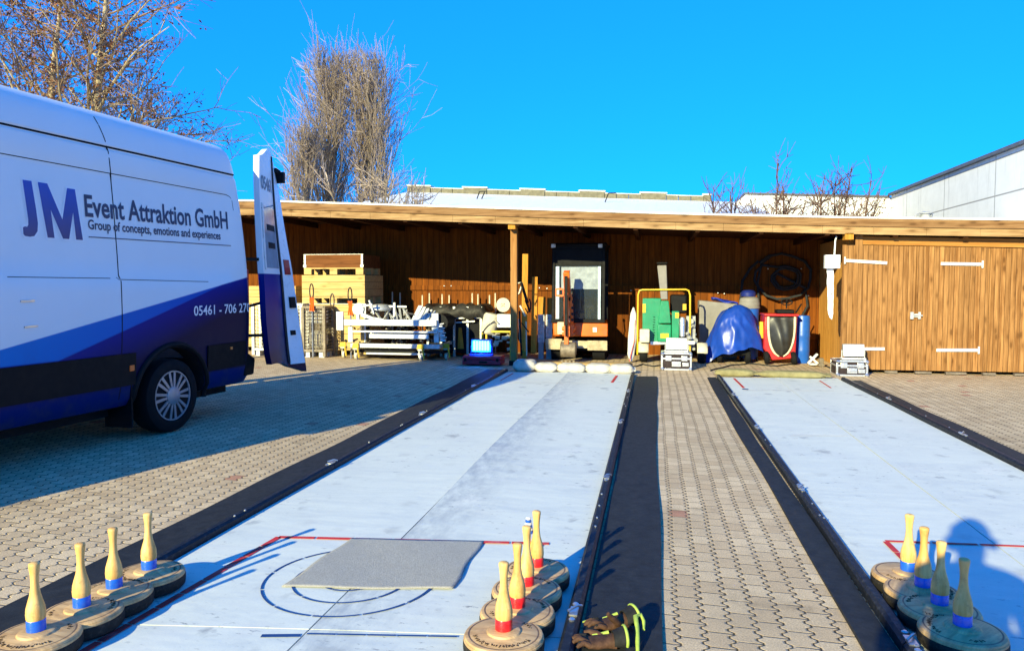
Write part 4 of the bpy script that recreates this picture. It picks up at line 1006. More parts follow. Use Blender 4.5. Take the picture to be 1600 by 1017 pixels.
def crumple(label, c, size, mat_, seed, name='scrap_bundle', cat='bundle', group=None):
    m = MB(); rr = random.Random(seed)
    def fn(u, v):
        a = 2*math.pi*u; b = math.pi*(v-0.5)
        p = Vector((math.cos(a)*math.cos(b), math.sin(a)*math.cos(b), math.sin(b)))
        p = Vector([math.copysign(abs(q)**0.7, q) for q in p])
        n_ = 1+0.16*mnoise.noise(p*2.1+Vector((seed, 0, 0)))+0.06*mnoise.noise(p*6+Vector((0, seed, 0)))
        return Vector(c)+Vector((p.x*size[0]/2*n_, p.y*size[1]/2*n_, max(-size[2]/2, p.z*size[2]/2*n_)+size[2]/2))
    m.grid(fn, 28, 16); return tag(m.build(name, mat_, smooth=60), label, cat, group)
crumple('pale crumpled bundle inside the lower half of the darker cage', ((x2+x3)/2, 12.12, 0.14), (0.34, 0.2, 0.32), pm('grey_sacking', (0.5, 0.47, 0.4), 0.9, var=0.4, sc=20), 3)
# orange slings with black loops
M['sling'] = pm('orange_webbing', (0.85, 0.12, 0.01), 0.6)
for px_, lab, z0_ in ((487, 'orange sling with a black loop hanging at the left side of the pine box', 468), (547, 'orange sling with a black loop standing beside the white pulley', 474)):
    Yk = 11.90; p = at(px_, z0_, Yk)
    r = E('sling', lab, 'sling', (p.x, Yk, p.z-0.25), 0, 'orange slings with black loops')
    m = MB(); m.tube([p+Vector((0.035*math.sin(2*math.pi*k/16), 0, 0.14+0.13*math.cos(2*math.pi*k/16))) for k in range(16)], 0.011, 8, closed=True); m.build('loop', M['black_rubber'], r)
    m = MB()
    for k in range(3): m.tube([p+Vector((0.03*(k-1), 0, 0.04)), p+Vector((0.02*(k-1)+0.01, -0.01, -0.06)), p+Vector((0.035*(k-1), 0, -0.20))], 0.013, 6)
    m.build('webbing', M['sling'], r)
    m = MB(); m.cyl(p+Vector((0, 0.02, -0.15)), Vector((p.x, Yk+0.02, 0.0)), 0.014, 8); m.build('stake', M['steel'], r)
# white frame trolley
YT = 11.72
def c3(X, Y, yy=YT): return at(380+X/3.912, 340+Y/3.912, yy)
TR = E('frame_trolley', 'low trolley stacked with white metal frames on yellow footed castors', 'trolley', (c3(900, 900).x, YT+0.4, 0))
def beam(m, a, b, y=YT, dep=0.06): A, B_ = c3(*a, y), c3(*b, y); m.span((A.x, y, B_.z), (B_.x, y+dep, A.z))
m = MB(); beam(m, (615, 622), (1180, 664)); beam(m, (568, 575), (610, 688), YT+0.07, 0.04); beam(m, (1152, 585), (1192, 692), YT+0.07, 0.04)
beam(m, (650, 622), (1160, 660), YT+0.75); m.build('top_frame', M['white_paint'], TR, bevel=0.004)
m = MB(); beam(m, (665, 690), (1185, 706), YT+0.01); beam(m, (770, 712), (1130, 742), YT+0.01); beam(m, (640, 665), (668, 760), YT+0.09, 0.04); beam(m, (1165, 690), (1195, 765), YT+0.09, 0.04)
beam(m, (690, 700), (1130, 740), YT+0.70); m.build('middle_frame', M['white_paint'], TR, bevel=0.004)
m = MB(); beam(m, (655, 768), (1200, 803), YT); beam(m, (750, 824), (1110, 842), YT+0.02); beam(m, (655, 770), (1200, 803), YT+0.78)
for X in (665, 1190): a = c3(X, 785); m.bar((a.x, YT+0.06, a.z), (a.x, YT+0.78, a.z), 0.05)
m.build('base_frame', M['galv'], TR, bevel=0.004)
m = MB(); a, b = c3(640, 810), c3(1210, 835); m.span((a.x, YT+0.1, b.z), (b.x, YT+0.76, a.z)); m.build('deck', M['black_plastic'], TR)
for k, X in enumerate((575, 690, 1085, 1215)):
    a = c3(X, 850); m = MB(); y_ = YT+(0.02 if k in (1, 2) else 0.28)
    m.cyl((a.x-0.02, y_, 0.06), (a.x+0.02, y_, 0.06), 0.058, 16); m.bar((a.x-0.03, y_, 0.06), (a.x-0.03, y_+0.01, 0.17), 0.010, 0.05); m.bar((a.x+0.03, y_, 0.06), (a.x+0.03, y_+0.01, 0.17), 0.010, 0.05); m.box((a.x, y_, 0.185), (0.09, 0.09, 0.03))
    cst = m.build('castor', M['cream'] if k != 2 else M['galv'], TR)
    m = MB(); m.prism([(a.x-0.06, y_-0.06, 0.20), (a.x+0.06, y_-0.06, 0.205), (a.x+0.055, y_-0.06, 0.28), (a.x-0.04, y_-0.06, 0.275)], (0, 0.03, 0)); m.bar((a.x+0.04, y_-0.05, 0.21), (a.x+0.075, y_-0.08, 0.04), 0.02); m.build('brake_pedal', M['yellow'], cst)
m = MB(); p = c3(706, 560, YT+0.15); m.lathe([(0.02, -0.035), (0.10, -0.035), (0.105, -0.02), (0.092, -0.012), (0.092, 0.012), (0.105, 0.02), (0.10, 0.035), (0.03, 0.04)], 24, 0, p, Matrix.Rotation(R(90), 3, 'X')); m.build('pulley', M['white_paint'], TR)
m = MB()
for (a, b, w) in (((720, 545), (790, 530), .03), ((770, 505), (800, 590), .025), ((725, 590), (800, 620), .05), ((720, 600), (860, 625), .03), ((700, 585), (705, 640), .05)): m.bar(c3(*a, YT+0.12), c3(*b, YT+0.10), w, w)
m.build('folding_arms', M['white_paint'], TR, bevel=0.003)
m = MB()
for k in range(5): a = c3(1040+27*k, 632, YT+0.12); b = c3(1085+20*k, 540+9*k, YT+0.5); m.bar(a, b, 0.075, 0.02, up=(0.3, 1, 0.5))
m.build('slats', M['white_paint'], TR)
m = MB(); rr = random.Random(8)
for k in range(16):
    X = 820+14*k+rr.uniform(-6, 6); a = c3(X, 625, YT+0.2+rr.uniform(0, 0.3)); b = c3(X+rr.uniform(-45, 45), 565+rr.uniform(-15, 25), YT+0.2+rr.uniform(0, 0.4)); m.bar(a, b, rr.uniform(0.012, 0.035), rr.uniform(0.012, 0.03))
m.build('hardware', M['galv'], TR)
m = MB()
for k in range(70):
    X, Y = rr.uniform(640, 1180), rr.choice((rr.uniform(655, 700), rr.uniform(735, 770), rr.uniform(590, 625), rr.uniform(800, 830)))
    a = c3(X, Y, YT+rr.uniform(0.06, 0.6)); d_ = Vector((rr.uniform(-.09, .09), rr.uniform(-.2, .2), rr.uniform(-.03, .04)))
    m.bar(a, a+d_, rr.uniform(0.01, 0.04), rr.uniform(0.01, 0.03))
m.build('dark_scrap', M['rust'], TR)
m = MB()
for k in range(26):
    X, Y = rr.uniform(600, 1200), rr.choice((rr.uniform(560, 620), rr.uniform(745, 765), rr.uniform(675, 690)))
    a = c3(X, Y, YT+rr.uniform(0.05, 0.5)); m.cyl(a, a+Vector((rr.uniform(-.05, .05), rr.uniform(-.06, .06), rr.uniform(-.02, .05))), rr.uniform(0.008, 0.03), 8)
m.build('black_fittings', M['black_plastic'], TR)

m = MB(); p = c3(835, 545, YT+0.45); m.lathe([(0.02, 0.10), (0.16, 0.085), (0.20, 0.03), (0.205, 0.0), (0.19, -0.02)], 20, 0, p-Vector((0, 0, 0.05))); m.build('wheel_cover', M['galv'], TR)
m = MB(); p = c3(880, 560, YT+0.5); m.bar(c3(870, 610, YT+0.5), c3(870, 545, YT+0.5), 0.03); m.bar(c3(925, 625, YT+0.4), c3(925, 520, YT+0.4), 0.035); m.bar(c3(830, 540, YT+0.45), c3(1000, 545, YT+0.45), 0.03); m.build('uprights', M['galv'], TR)
m = MB(); a = c3(1213, 640, YT+0.2); m.cyl((a.x-0.02, YT+0.15, a.z), (a.x-0.02, YT+0.6, a.z), 0.14, 20); m.build('dark_roller', M['black_plastic'], TR)
m = MB()
for k in range(4): a = c3(1205+6*k, 665+28*k, YT+0.10); m.box(a, (0.08, 0.06, 0.035)); m.bar(a+Vector((-0.05, 0, 0.03)), a+Vector((0.06, 0, 0.05)), 0.015)
m.build('side_fittings', M['white_paint'], TR)
# dark covered rack
YR = 12.5
def c4(X, Y, yy): return at(640+X/7.825, 450+Y/7.825, yy)
a, b = c4(140, 210, YR), c4(930, 215, YR)
m = MB()
m.grid(lambda u, v: (a.x+(b.x-a.x)*u, YR+0.75*v, (0.90+0.02*math.sin(u*23)+0.03*mnoise.noise(Vector((u*9, v*4, 0)))) - 0.22*max(0, (0.10-v)/0.10)**1.5-0.10*max(0, (u-0.9)/0.1)**2 - 0.1*max(0, (0.08-u)/0.08)**2), 60, 16)
k0 = E('covered_rack', 'low rack under a black tarpaulin behind the white frame trolley', 'rack', ((a.x+b.x)/2, YR+0.35, 0))
m.build('tarpaulin', pm('black_tarpaulin', (0.02, 0.018, 0.016), 0.55, var=0.4, sc=9, dirt=0.4, dirtcol=(0.14, 0.10, 0.07)), k0, solid=0.006)
m = MB()
for k in range(5):
    x = a.x+0.1+(b.x-a.x-0.2)*k/4
    for y_ in (YR+0.08, YR+0.68): m.bar((x, y_, 0), (x, y_, 0.88), 0.04)
m.bar((a.x, YR+0.04, 0.66), (b.x, YR+0.04, 0.70), 0.02, 0.03); m.bar((a.x+0.6, YR+0.03, 0.60), (b.x-0.2, YR+0.03, 0.63), 0.02, 0.025); m.build('rack_frame', M['galv'], k0)
m = MB(); m.span((a.x+0.1, YR+0.1, 0.05), (b.x-0.1, YR+0.6, 0.62)); m.build('dark_load', M['dark_void'], k0, bevel=0.03)
# thin pale stakes standing behind the rack
sp_ = [613, 625, 660, 671, 691, 702, 738, 747, 765, 774]
for i, px_ in enumerate(sp_):
    tp = at(px_, 458+(i % 3)*1.5 if i > 1 else 456+i, 13.35); m = MB(); m.tube([(tp.x, 13.35, 0), (tp.x, 13.35, tp.z-0.02), (tp.x, 13.35, tp.z)], [0.014, 0.014, 0.010], 8)
    tag(m.build('thin_stake', M['cream']), 'thin pale stake standing upright behind the black covered rack', 'stake', 'thin pale stakes behind the rack')
# timber standing in front of the orange sunlit wall foot
for px_, lab in ((722, 'short orange board leaning under the black covered rack beside the blue lamp'),):
    m = MB(); p = c4(620, 630, 12.45); m.prism([(p.x-0.05, 12.45, 0.15), (p.x+0.06, 12.45, 0.15), (p.x+0.02, 12.45, 0.52), (p.x-0.03, 12.45, 0.52)], (0, 0.02, 0)); tag(m.build('orange_board', M['orange_wood']), lab, 'board')
# drum lid, cream machine
YM = 12.2
p = at(786.5, 476.5, YM)
m = MB(); m.lathe([(0.02, 0.03), (0.095, 0.025), (0.118, 0.02), (0.122, 0.0), (0.118, -0.09), (0.10, -0.10)], 32, 0, p, Matrix.Rotation(R(90), 3, 'X'))
for k in range(4): d_ = Vector((math.cos(R(45+90*k)), 0, math.sin(R(45+90*k)))); m.bar(p+Vector((0, -0.031, 0))+d_*0.012, p+Vector((0, -0.031, 0))+d_*0.04, 0.008, 0.008, 1)
tag(m.build('drum', [M['cream'], M['brown_board']]), 'round cream drum end with a small cross mark left of the post', 'drum')
CMx = at(775, 500, YM).x
K = E('cream_machine', 'cream tank machine on a yellow frame under the round drum', 'machine', (CMx, YM+0.2, 0))
a, b = at(752, 492, YM), at(800, 545, YM)
m = MB(); q = at(764, 505, YM); m.lathe([(0.05, -0.2), (0.11, -0.19), (0.135, -0.15), (0.135, 0.12), (0.11, 0.16), (0.04, 0.17)], 24, 0, q+Vector((0, 0.1, 0)), Matrix.Rotation(R(12), 3, 'Y')); m.tube([q+Vector((-0.12, -0.05, -0.15)), q+Vector((-0.02, -0.06, -0.03)), q+Vector((0.10, -0.05, 0.06)), q+Vector((0.16, -0.03, 0.0))], 0.014, 8); m.build('tank', M['cream'], K)
m = MB(); q0_, q1_ = at(776, 491, YM), at(799, 512, YM); m.span((q0_.x, YM+0.02, q1_.z), (q1_.x, YM+0.25, q0_.z)); m.build('cover_panel', M['white_paint'], K, bevel=0.01)
m = MB(); zf = at(775, 518, YM).z; m.bar((a.x, YM, zf), (b.x, YM, zf), 0.03); m.bar((a.x, YM+0.3, zf), (b.x, YM+0.3, zf), 0.03)
for x in (a.x+0.02, b.x-0.02): m.bar((x, YM, 0), (x, YM, zf), 0.03); m.bar((x, YM+0.3, 0), (x, YM+0.3, zf), 0.03)
m.build('stand', M['yellow'], K)
m = MB(); rr = random.Random(2)
for k in range(14):
    x = rr.uniform(a.x+0.04, b.x-0.04); z = rr.uniform(0.12, zf-0.04); m.cyl((x-0.03, YM+0.02, z), (x+0.04, YM+0.05, z+rr.uniform(-.03, .03)), rr.uniform(0.012, 0.035), 10)
m.build('engine_parts', M['cream'], K)
# things right of the post
YP = 12.0
def c6(X, Y, yy): return at(790+X/4.841, 370+Y/4.841, yy)
def leanboard(label, X0, X1, Ytop, Ybot, yy, name='upright_board'):
    a = c6(X0, Ytop, yy); b = c6(X1, Ytop, yy); zb_ = max(0.0, c6(X0, Ybot, yy-0.15).z)
    m = MB(); m.prism([(a.x, yy, a.z), (b.x, yy, b.z), (b.x, yy-0.12, zb_), (a.x, yy-0.12, zb_)], (0, 0.03, 0)); return tag(m.build(name, M['orange_wood'], bevel=0.002), label, 'board', 'orange boards standing right of the post')
leanboard('tallest orange board standing just right of the shed post', 127, 170, 130, 920, 12.1)
leanboard('medium orange board standing between the tallest board and the white louvres', 200, 242, 303, 880, 12.3)
leanboard('short wide orange board above the left white louvre panel', 248, 302, 455, 860, 12.75)
leanboard('short narrow orange board above the right white louvre panel', 316, 350, 462, 860, 12.8)
for X0_, X1_, Yb, lab in ((245, 292, 800, 'white louvre panel with a grey foot, left of its pair'), (304, 350, 760, 'white louvre panel beside the excavator track, right of its pair')):
    a, b = c6(X0_, 590, 12.45), c6(X1_, Yb, 12.45); r = E('louvre_panel', lab, 'louvre panel', ((a.x+b.x)/2, 12.47, 0), 0, 'white louvre panels')
    m = MB(); m.span((a.x, 12.45, max(0, b.z)), (a.x+0.012, 12.50, a.z)); m.span((b.x-0.012, 12.45, max(0, b.z)), (b.x, 12.50, a.z)); m.span((a.x, 12.45, a.z-0.012), (b.x, 12.5, a.z+0.004)); m.span((a.x+.012, 12.49, max(0, b.z)), (b.x-.012, 12.5, a.z)); m.build('frame', M['white_paint'], r)
    m = MB()
    n = 16
    for k in range(n): z = b.z+(a.z-b.z)*(k+0.5)/n; m.box(((a.x+b.x)/2, 12.462, z), (b.x-a.x-0.026, 0.018, 0.010), Matrix.Rotation(R(30), 3, 'X'))
    m.build('slats', M['white_paint'], r)
    m = MB(); m.span((a.x+0.01, 12.44, 0), (b.x-0.01, 12.5, max(0.02, b.z))); m.build('foot', M['grey_paint'], r)
rr = random.Random(6)
r = E('tool_bundle', 'bundle of dark hand tools leaning behind the shed post', 'tools', (c6(130, 500, 11.75).x, 11.75, 0))
m = MB()
for (A_, B_, w) in (((118, 345), (165, 500), .045), ((150, 480), (185, 570), .03), ((105, 560), (120, 900), .03), ((120, 650), (175, 720), .02), ((95, 440), (140, 400), .012)): m.bar(c6(*A_, 11.75), c6(*B_, 11.70), w, w*0.6)
m.tube([c6(180, 470, 11.74), c6(190, 500, 11.72), c6(188, 550, 11.72), c6(165, 575, 11.72), c6(150, 540, 11.72)], 0.012, 8); m.build('dark_handles', M['black_plastic'], r)
m = MB()
for (A_, B_, w) in (((100, 435), (128, 350), .02), ((95, 350), (125, 345), .015), ((110, 520), (150, 600), .025), ((100, 620), (110, 800), .018), ((155, 640), (160, 900), .018)): m.bar(c6(*A_, 11.78), c6(*B_, 11.76), w, w)
m.build('pale_handles', M['cream'], r)

# ------------------------------------------------------------------ mini excavator
YX = 12.25
a, b = at(862, 380, YX+0.1), at(945, 530, YX+0.1)
ex0, ex1 = a.x, b.x; exm = (ex0+ex1)/2; exz = a.z
EX = E('mini_excavator', 'small orange excavator with a black cab parked under the shed roof', 'excavator', (exm, YX+0.5, 0))
for sd, x in ((-1, ex0+0.10), (1, ex1-0.10)):
    m = MB(); pts = []
    for k in range(24):
        t_ = 2*math.pi*k/24; cy = YX+0.62+0.42*(1 if math.cos(t_) > 0 else -1)+0.16*math.cos(t_); pts.append((x-0.10, cy, 0.165+0.16*math.sin(t_)))
    m.prism(pts, (0.20, 0, 0))
    for k in range(-8, 9): m.box((x, YX+0.62+k*0.055, 0.005+0.325), (0.21, 0.025, 0.02)); m.box((x, YX+0.62+k*0.055, 0.008), (0.21, 0.025, 0.014))
    m.build('track', M['tyre'], EX)
m = MB(); m.span((ex0+0.22, YX+0.3, 0.14), (ex1-0.22, YX+1.0, 0.34)); m.build('undercarriage', M['black_plastic'], EX)
# dozer blade
a, b = c6(300, 770, YX-0.12), c6(425, 855, YX-0.12)
m = MB(); m.prism([(a.x, YX-0.12, a.z), (b.x, YX-0.12, a.z), (b.x, YX-0.08, b.z), (a.x, YX-0.08, b.z)], (0, 0.03, 0))
a2, b2 = c6(618, 785, YX-0.12), c6(768, 862, YX-0.12)
m.prism([(a2.x, YX-0.12, a2.z), (b2.x, YX-0.12, a2.z), (b2.x, YX-0.08, b2.z), (a2.x, YX-0.08, b2.z)], (0, 0.03, 0)); m.span((b.x, YX-0.10, b.z+0.03), (a2.x, YX-0.07, a.z-0.03))
m.bar((exm-0.25, YX-0.08, 0.27), (exm-0.2, YX+0.35, 0.25), 0.06); m.bar((exm+0.25, YX-0.08, 0.27), (exm+0.2, YX+0.35, 0.25), 0.06); m.build('blade', pm('worn_blade', (0.46, 0.38, 0.25), 0.6, var=0.35, sc=9, dirt=0.6), EX, bevel=0.004)
# house
a = c6(355, 640, YX+0.05); zf = a.z; b = c6(735, 760, YX+0.05); zlow = b.z
m = MB(); m.span((ex0+0.02, YX+0.12, zlow), (ex1-0.02, YX+1.15, zf)); m.build('house', M['orange'], EX, bevel=0.03)
m = MB(); q0_, q1_ = c6(570, 655, YX-0.02), c6(650, 755, YX-0.02); m.prism([(q0_.x, YX-0.02, q1_.z), (q1_.x+0.26, YX+0.02, q1_.z), (q1_.x+0.26, YX+0.02, q0_.z), (q0_.x+0.03, YX-0.02, q0_.z)], (0, 0.16, 0)); m.build('front_cover', M['orange'], EX, bevel=0.012)
m = MB(); q0_, q1_ = c6(660, 685, YX-0.006), c6(690, 720, YX-0.006); m.span((q0_.x, YX-0.012, q1_.z), (q1_.x, YX+0.0, q0_.z)); m.build('white_sticker', M['white_paint'], EX)
m = MB(); q0_, q1_ = c6(390, 645, YX), c6(440, 740, YX); m.span((q0_.x, YX+0.02, q1_.z), (q1_.x, YX+0.12, q0_.z)); m.build('pale_side_cover', M['cream'], EX, bevel=0.01)
# cab: pillars, roof, panes
zc0, zc1 = zf, exz-0.05
m = MB()
for x in (ex0+0.03, ex1-0.03):
    m.bar((x, YX+0.10, zc0), (x, YX+0.18, zc1), 0.055); m.bar((x, YX+1.0, zc0), (x, YX+0.98, zc1), 0.06); m.bar((x, YX+0.18, zc1-0.02), (x, YX+0.98, zc1-0.02), 0.05)
m.bar((ex0, YX+0.18, zc1-0.02), (ex1, YX+0.18, zc1-0.02), 0.05, 0.06); q0_ = c6(440, 220, YX+0.15)
m.span((ex0+0.05, YX+0.15, q0_.z), (ex1-0.05, YX+0.19, zc1-0.04)); m.bar((ex0, YX+0.10, zc0+0.01), (ex1, YX+0.10, zc0+0.01), 0.06)
q1_ = c6(560, 395, YX+0.12); m.span((ex0+0.05, YX+0.98, zc0), (ex1-0.05, YX+1.02, q1_.z)); m.build('cab_frame', M['black_plastic'], EX, bevel=0.008)
m = MB(); m.span((ex0-0.02, YX+0.10, zc1), (ex1+0.02, YX+1.08, exz)); m.build('cab_roof', M['black_plastic'], EX, bevel=0.025)
t = NT('clear_pane'); t.set((0.10, 0.12, 0.14), 0.03); t.b.inputs['Alpha'].default_value = 0.15; M['pane'] = t.m
m = MB(); m.span((ex0+0.07, YX+0.125, zc0+0.04), (ex1-0.07, YX+0.130, q0_.z)); m.build('front_pane', M['pane'], EX)
q2_ = c6(690, 225, YX+0.9); m = MB(); q3_ = c6(440, 395, YX+0.9); m.span((ex0+0.16, YX+0.136, q3_.z), (ex1-0.12, YX+0.142, q0_.z-0.02)); m.build('pane_reflection_sheet', pm('pale_pane_reflection', (0.50, 0.55, 0.60), 0.25, var=0.25, sc=12), EX)  # added pale sheet, stands in for the bright reflection on the windscreen
for x0_, x1_ in ((380, 405), (700, 718)):
    A_, B_ = c6(x0_, 225, YX+0.11), c6(x1_, 630, YX+0.11); m = MB(); m.span((A_.x, YX+0.105, B_.z), (B_.x, YX+0.12, A_.z)); m.build('pane_edge', pm('pane_edge', (0.45, 0.55, 0.68), 0.15), EX)
for x0_ in (345, 700):
    A_, B_ = c6(x0_, 55, YX+0.06), c6(x0_+32, 82, YX+0.06); m = MB(); m.span((A_.x, YX+0.05, B_.z), (B_.x, YX+0.09, A_.z)); m.build('work_lamp', M['white_paint'], EX, bevel=0.005)
m = MB(); m.span((exm-0.05, YX+0.55, zc0), (exm+0.30, YX+0.95, zc0+0.14)); m.span((exm-0.03, YX+0.88, zc0+0.1), (exm+0.28, YX+0.97, zc0+0.62)); m.build('seat', M['black_plastic'], EX, bevel=0.04)
m = MB()
for dx in (0.0, 0.12, 0.30): m.tube([(exm+dx, YX+0.25, zc0), (exm+dx+0.01, YX+0.27, zc0+0.20), (exm+dx, YX+0.30, zc0+0.36)], 0.012, 8); m.lathe([(0.01, 0), (0.022, 0.02), (0.022, 0.05), (0.01, 0.06)], 10, 0, (exm+dx, YX+0.30, zc0+0.34))
q0_, q1_ = c6(598, 545, YX+0.4), c6(640, 610, YX+0.4); m.build('control_levers', M['black_plastic'], EX)
m = MB(); m.span((q0_.x, YX+0.40, q1_.z), (q1_.x, YX+0.5, q0_.z)); m.build('seat_tag', pm('olive_pad', (0.22, 0.20, 0.06), 0.7), EX)
# boom, arm, bucket folded in front of the cab
YA = YX-0.25
def lk(A_, B_, w, y0_, y1_, mt, nm, hh=None): m = MB(); m.bar(c6(*A_, YX)+Vector((0, y0_, 0)), c6(*B_, YX)+Vector((0, y1_, 0)), w, hh or w*1.3, up=(0, 1, 0)); return m.build(nm, mt, EX, bevel=0.006)
lk((490, 735), (487, 430), 0.115, -0.06, -0.18, M['orange'], 'boom')
lk((476, 265), (478, 440), 0.10, -0.28, -0.16, M['orange'], 'boom_head')
lk((478, 440), (482, 800), 0.07, -0.36, -0.38, M['orange'], 'arm', 0.09); m = MB(); m.bar(c6(478, 300, YX)+Vector((0, -0.40, 0)), c6(481, 660, YX)+Vector((0, -0.46, 0)), 0.05, 0.04, up=(0, 1, 0)); m.cyl(c6(481, 660, YX)+Vector((0, -0.46, 0)), c6(482, 740, YX)+Vector((0, -0.46, 0)), 0.014, 8); m.cyl(c6(450, 470, YX)+Vector((0, -0.30, 0)), c6(505, 470, YX)+Vector((0, -0.30, 0)), 0.03, 10); m.cyl(c6(450, 600, YX)+Vector((0, -0.36, 0)), c6(510, 600, YX)+Vector((0, -0.36, 0)), 0.02, 10); m.build('arm_ram', M['black_plastic'], EX)
m = MB(); m.cyl(c6(478, 470, YX)+Vector((0.0, -0.30, 0)), c6(482, 640, YX)+Vector((0.0, -0.20, 0)), 0.032, 14); m.cyl(c6(478, 300, YX)+Vector((0.0, -0.33, 0)), c6(478, 470, YX)+Vector((0.0, -0.30, 0)), 0.016, 10); m.build('hydraulic_ram', M['alu'], EX)
m = MB(); p = c6(416, 420, YX)+Vector((0, -0.12, 0)); s_ = 0.055
for A_, B_ in (((-1, 1), (1, 1)), ((1, 1), (1, -1)), ((1, -1), (-1, -1)), ((-1, -1), (-1, 1))): m.bar(p+Vector((A_[0]*s_*1.1, 0, A_[1]*s_)), p+Vector((B_[0]*s_*1.1, 0, B_[1]*s_)), 0.02, 0.03)
m.bar(p+Vector((0.06, 0, -0.01)), c6(480, 420, YX)+Vector((0, -0.15, 0)), 0.03); m.build('lamp_guard', M['orange'], EX)
m = MB()
for k in range(6): m.lathe([(0.02, -0.02), (0.025, 0), (0.02, 0.02)], 10, 0, c6(515, 400+45*k, YX)+Vector((0, -0.20, 0)), Matrix.Rotation(R(90), 3, 'X'))
for k in range(4): m.tube([c6(462+8*k, 450, YX)+Vector((0, -0.30, 0)), c6(455+9*k, 560, YX)+Vector((0, -0.34, 0)), c6(466+8*k, 660, YX)+Vector((0, -0.22, 0))], 0.010, 6)
m.build('hoses', M['black_rubber'], EX)
m = MB(); p = c6(485, 705, YX); m.box(p+Vector((0, -0.10, 0)), (0.16, 0.14, 0.20)); m.cyl(p+Vector((-0.11, -0.14, 0.03)), p+Vector((0.11, -0.14, 0.03)), 0.035, 12); m.cyl(p+Vector((-0.11, -0.14, -0.06)), p+Vector((0.11, -0.14, -0.06)), 0.03, 12); m.build('swing_bracket', M['orange'], EX, bevel=0.01)
A_, B_ = c6(418, 815, YX-0.35), c6(532, 945, YX-0.35)
m = MB(); n = 8; out = []; inn = []
for k in range(n+1):
    t_ = k/n; ang = R(-60+170*t_); out.append((YX-0.33-0.13*math.cos(ang)*1.0, (A_.z+0.0)*0.5+0.06+0.13*math.sin(ang)))
prof = [(x_, max(0.005, z_)) for x_, z_ in out]
inner = [(x_+0.018*(1 if True else 0), max(0.02, z_)*0.96+0.005) for x_, z_ in prof]
m.prism([(A_.x, y_, z_) for y_, z_ in prof]+[(A_.x, y_, z_) for y_, z_ in reversed(inner)], (B_.x-A_.x, 0, 0))
for x in (A_.x, B_.x-0.012): m.prism([(x, y_, z_) for y_, z_ in prof]+[(x, YX-0.2, A_.z*0.7)], (0.012, 0, 0))
for k in range(4): x = A_.x+0.03+(B_.x-A_.x-0.06)*k/3; m.box((x, YX-0.41, 0.03), (0.03, 0.05, 0.03))
m.build('bucket', M['rust'], EX)

# ------------------------------------------------------------------ right bay
YC = 12.25
def c5(X, Y, yy=YC): return at(960+X/3.633, 340+Y/3.633, yy)
CH = E('wood_chipper', 'green wood chipper with a tall grey chute and a yellow safety bar', 'wood chipper', (c5(280, 700).x, YC+0.5, 0))
m = MB(); a, b = c5(160, 458), c5(245, 715); m.prism([(a.x, YC, b.z), (b.x+0.05, YC, b.z), (b.x+0.05, YC, a.z), (a.x, YC, a.z)], (0, 0.55, 0)); m.build('hopper', M['green'], CH, bevel=0.012)
m = MB(); q = [c5(265, 472, YC-0.04), c5(308, 472, YC-0.04), c5(322, 600, YC-0.04), c5(246, 600, YC-0.04)]; m.prism(q, (0, 0.16, 0)); m.build('chute_base', M['green'], CH, bevel=0.01)
m = MB(); q = [c5(243, 272, YC), c5(296, 270, YC), c5(303, 465, YC), c5(264, 465, YC)]; m.prism(q, (0, 0.13, 0)); m.build('chute', M['grey_box'], CH, bevel=0.012)
m = MB(); q = c5(270, 262, YC); m.box(q+Vector((0, 0.08, 0.01)), (0.17, 0.20, 0.03)); m.build('chute_flap', M['black_plastic'], CH, bevel=0.008)
m = MB(); a, b = c5(245, 605), c5(322, 705); m.span((a.x, YC-0.05, b.z), (b.x, YC+0.2, a.z)); m.build('rotor_housing', M['green'], CH, bevel=0.015)
m = MB(); a, b = c5(326, 530), c5(366, 690); m.span((a.x, YC-0.08, b.z), (b.x, YC+0.2, a.z)); m.build('side_box', M['green'], CH, bevel=0.012)
m = MB(); a, b = c5(318, 438, YC+0.1), c5(412, 545, YC+0.1); m.span((a.x, YC+0.1, b.z), (b.x, YC+0.5, a.z)); m.build('engine_cowl', M['black_plastic'], CH, bevel=0.03)
m = MB(); a, b = c5(205, 545), c5(215, 690)
rr = random.Random(9)
q0_ = c5(225, 560, YC-0.004); q1_ = c5(225, 690, YC-0.004)
for k in range(9):
    z = q0_.z+(q1_.z-q0_.z)*k/9; m.box((q0_.x, YC-0.003, z-0.012), (0.035, 0.004, 0.010)); m.box((q0_.x+rr.choice((-0.013, 0.013)), YC-0.003, z-0.018), (0.008, 0.004, 0.022))
m.build('worn_vertical_marking', pm('dark_marking', (0.002, 0.05, 0.025), 0.5), CH)
m = MB()
for A_, B_, yy in (((160, 490), (178, 540), YC-0.006), ((262, 657), (308, 685), YC-0.056), ((345, 540), (366, 570), YC-0.086), ((388, 490), (408, 525), YC+0.094)): p, q = c5(*A_, yy), c5(*B_, yy); m.span((p.x, yy, q.z), (q.x, yy+0.005, p.z))
m.build('warning_labels', M['yellow'], CH)
m = MB(); P4 = [c5(130, 800, YC-0.02), c5(135, 440, YC-0.02), c5(142, 415, YC-0.02), c5(158, 410, YC-0.02), c5(405, 408, YC-0.02), c5(422, 415, YC-0.02), c5(430, 440, YC-0.02), c5(430, 760, YC-0.02)]
P4[0].z = 0.12; P4[-1].z = 0.15; m.tube(P4, 0.015, 10); m.build('safety_bar', M['yellow'], CH)
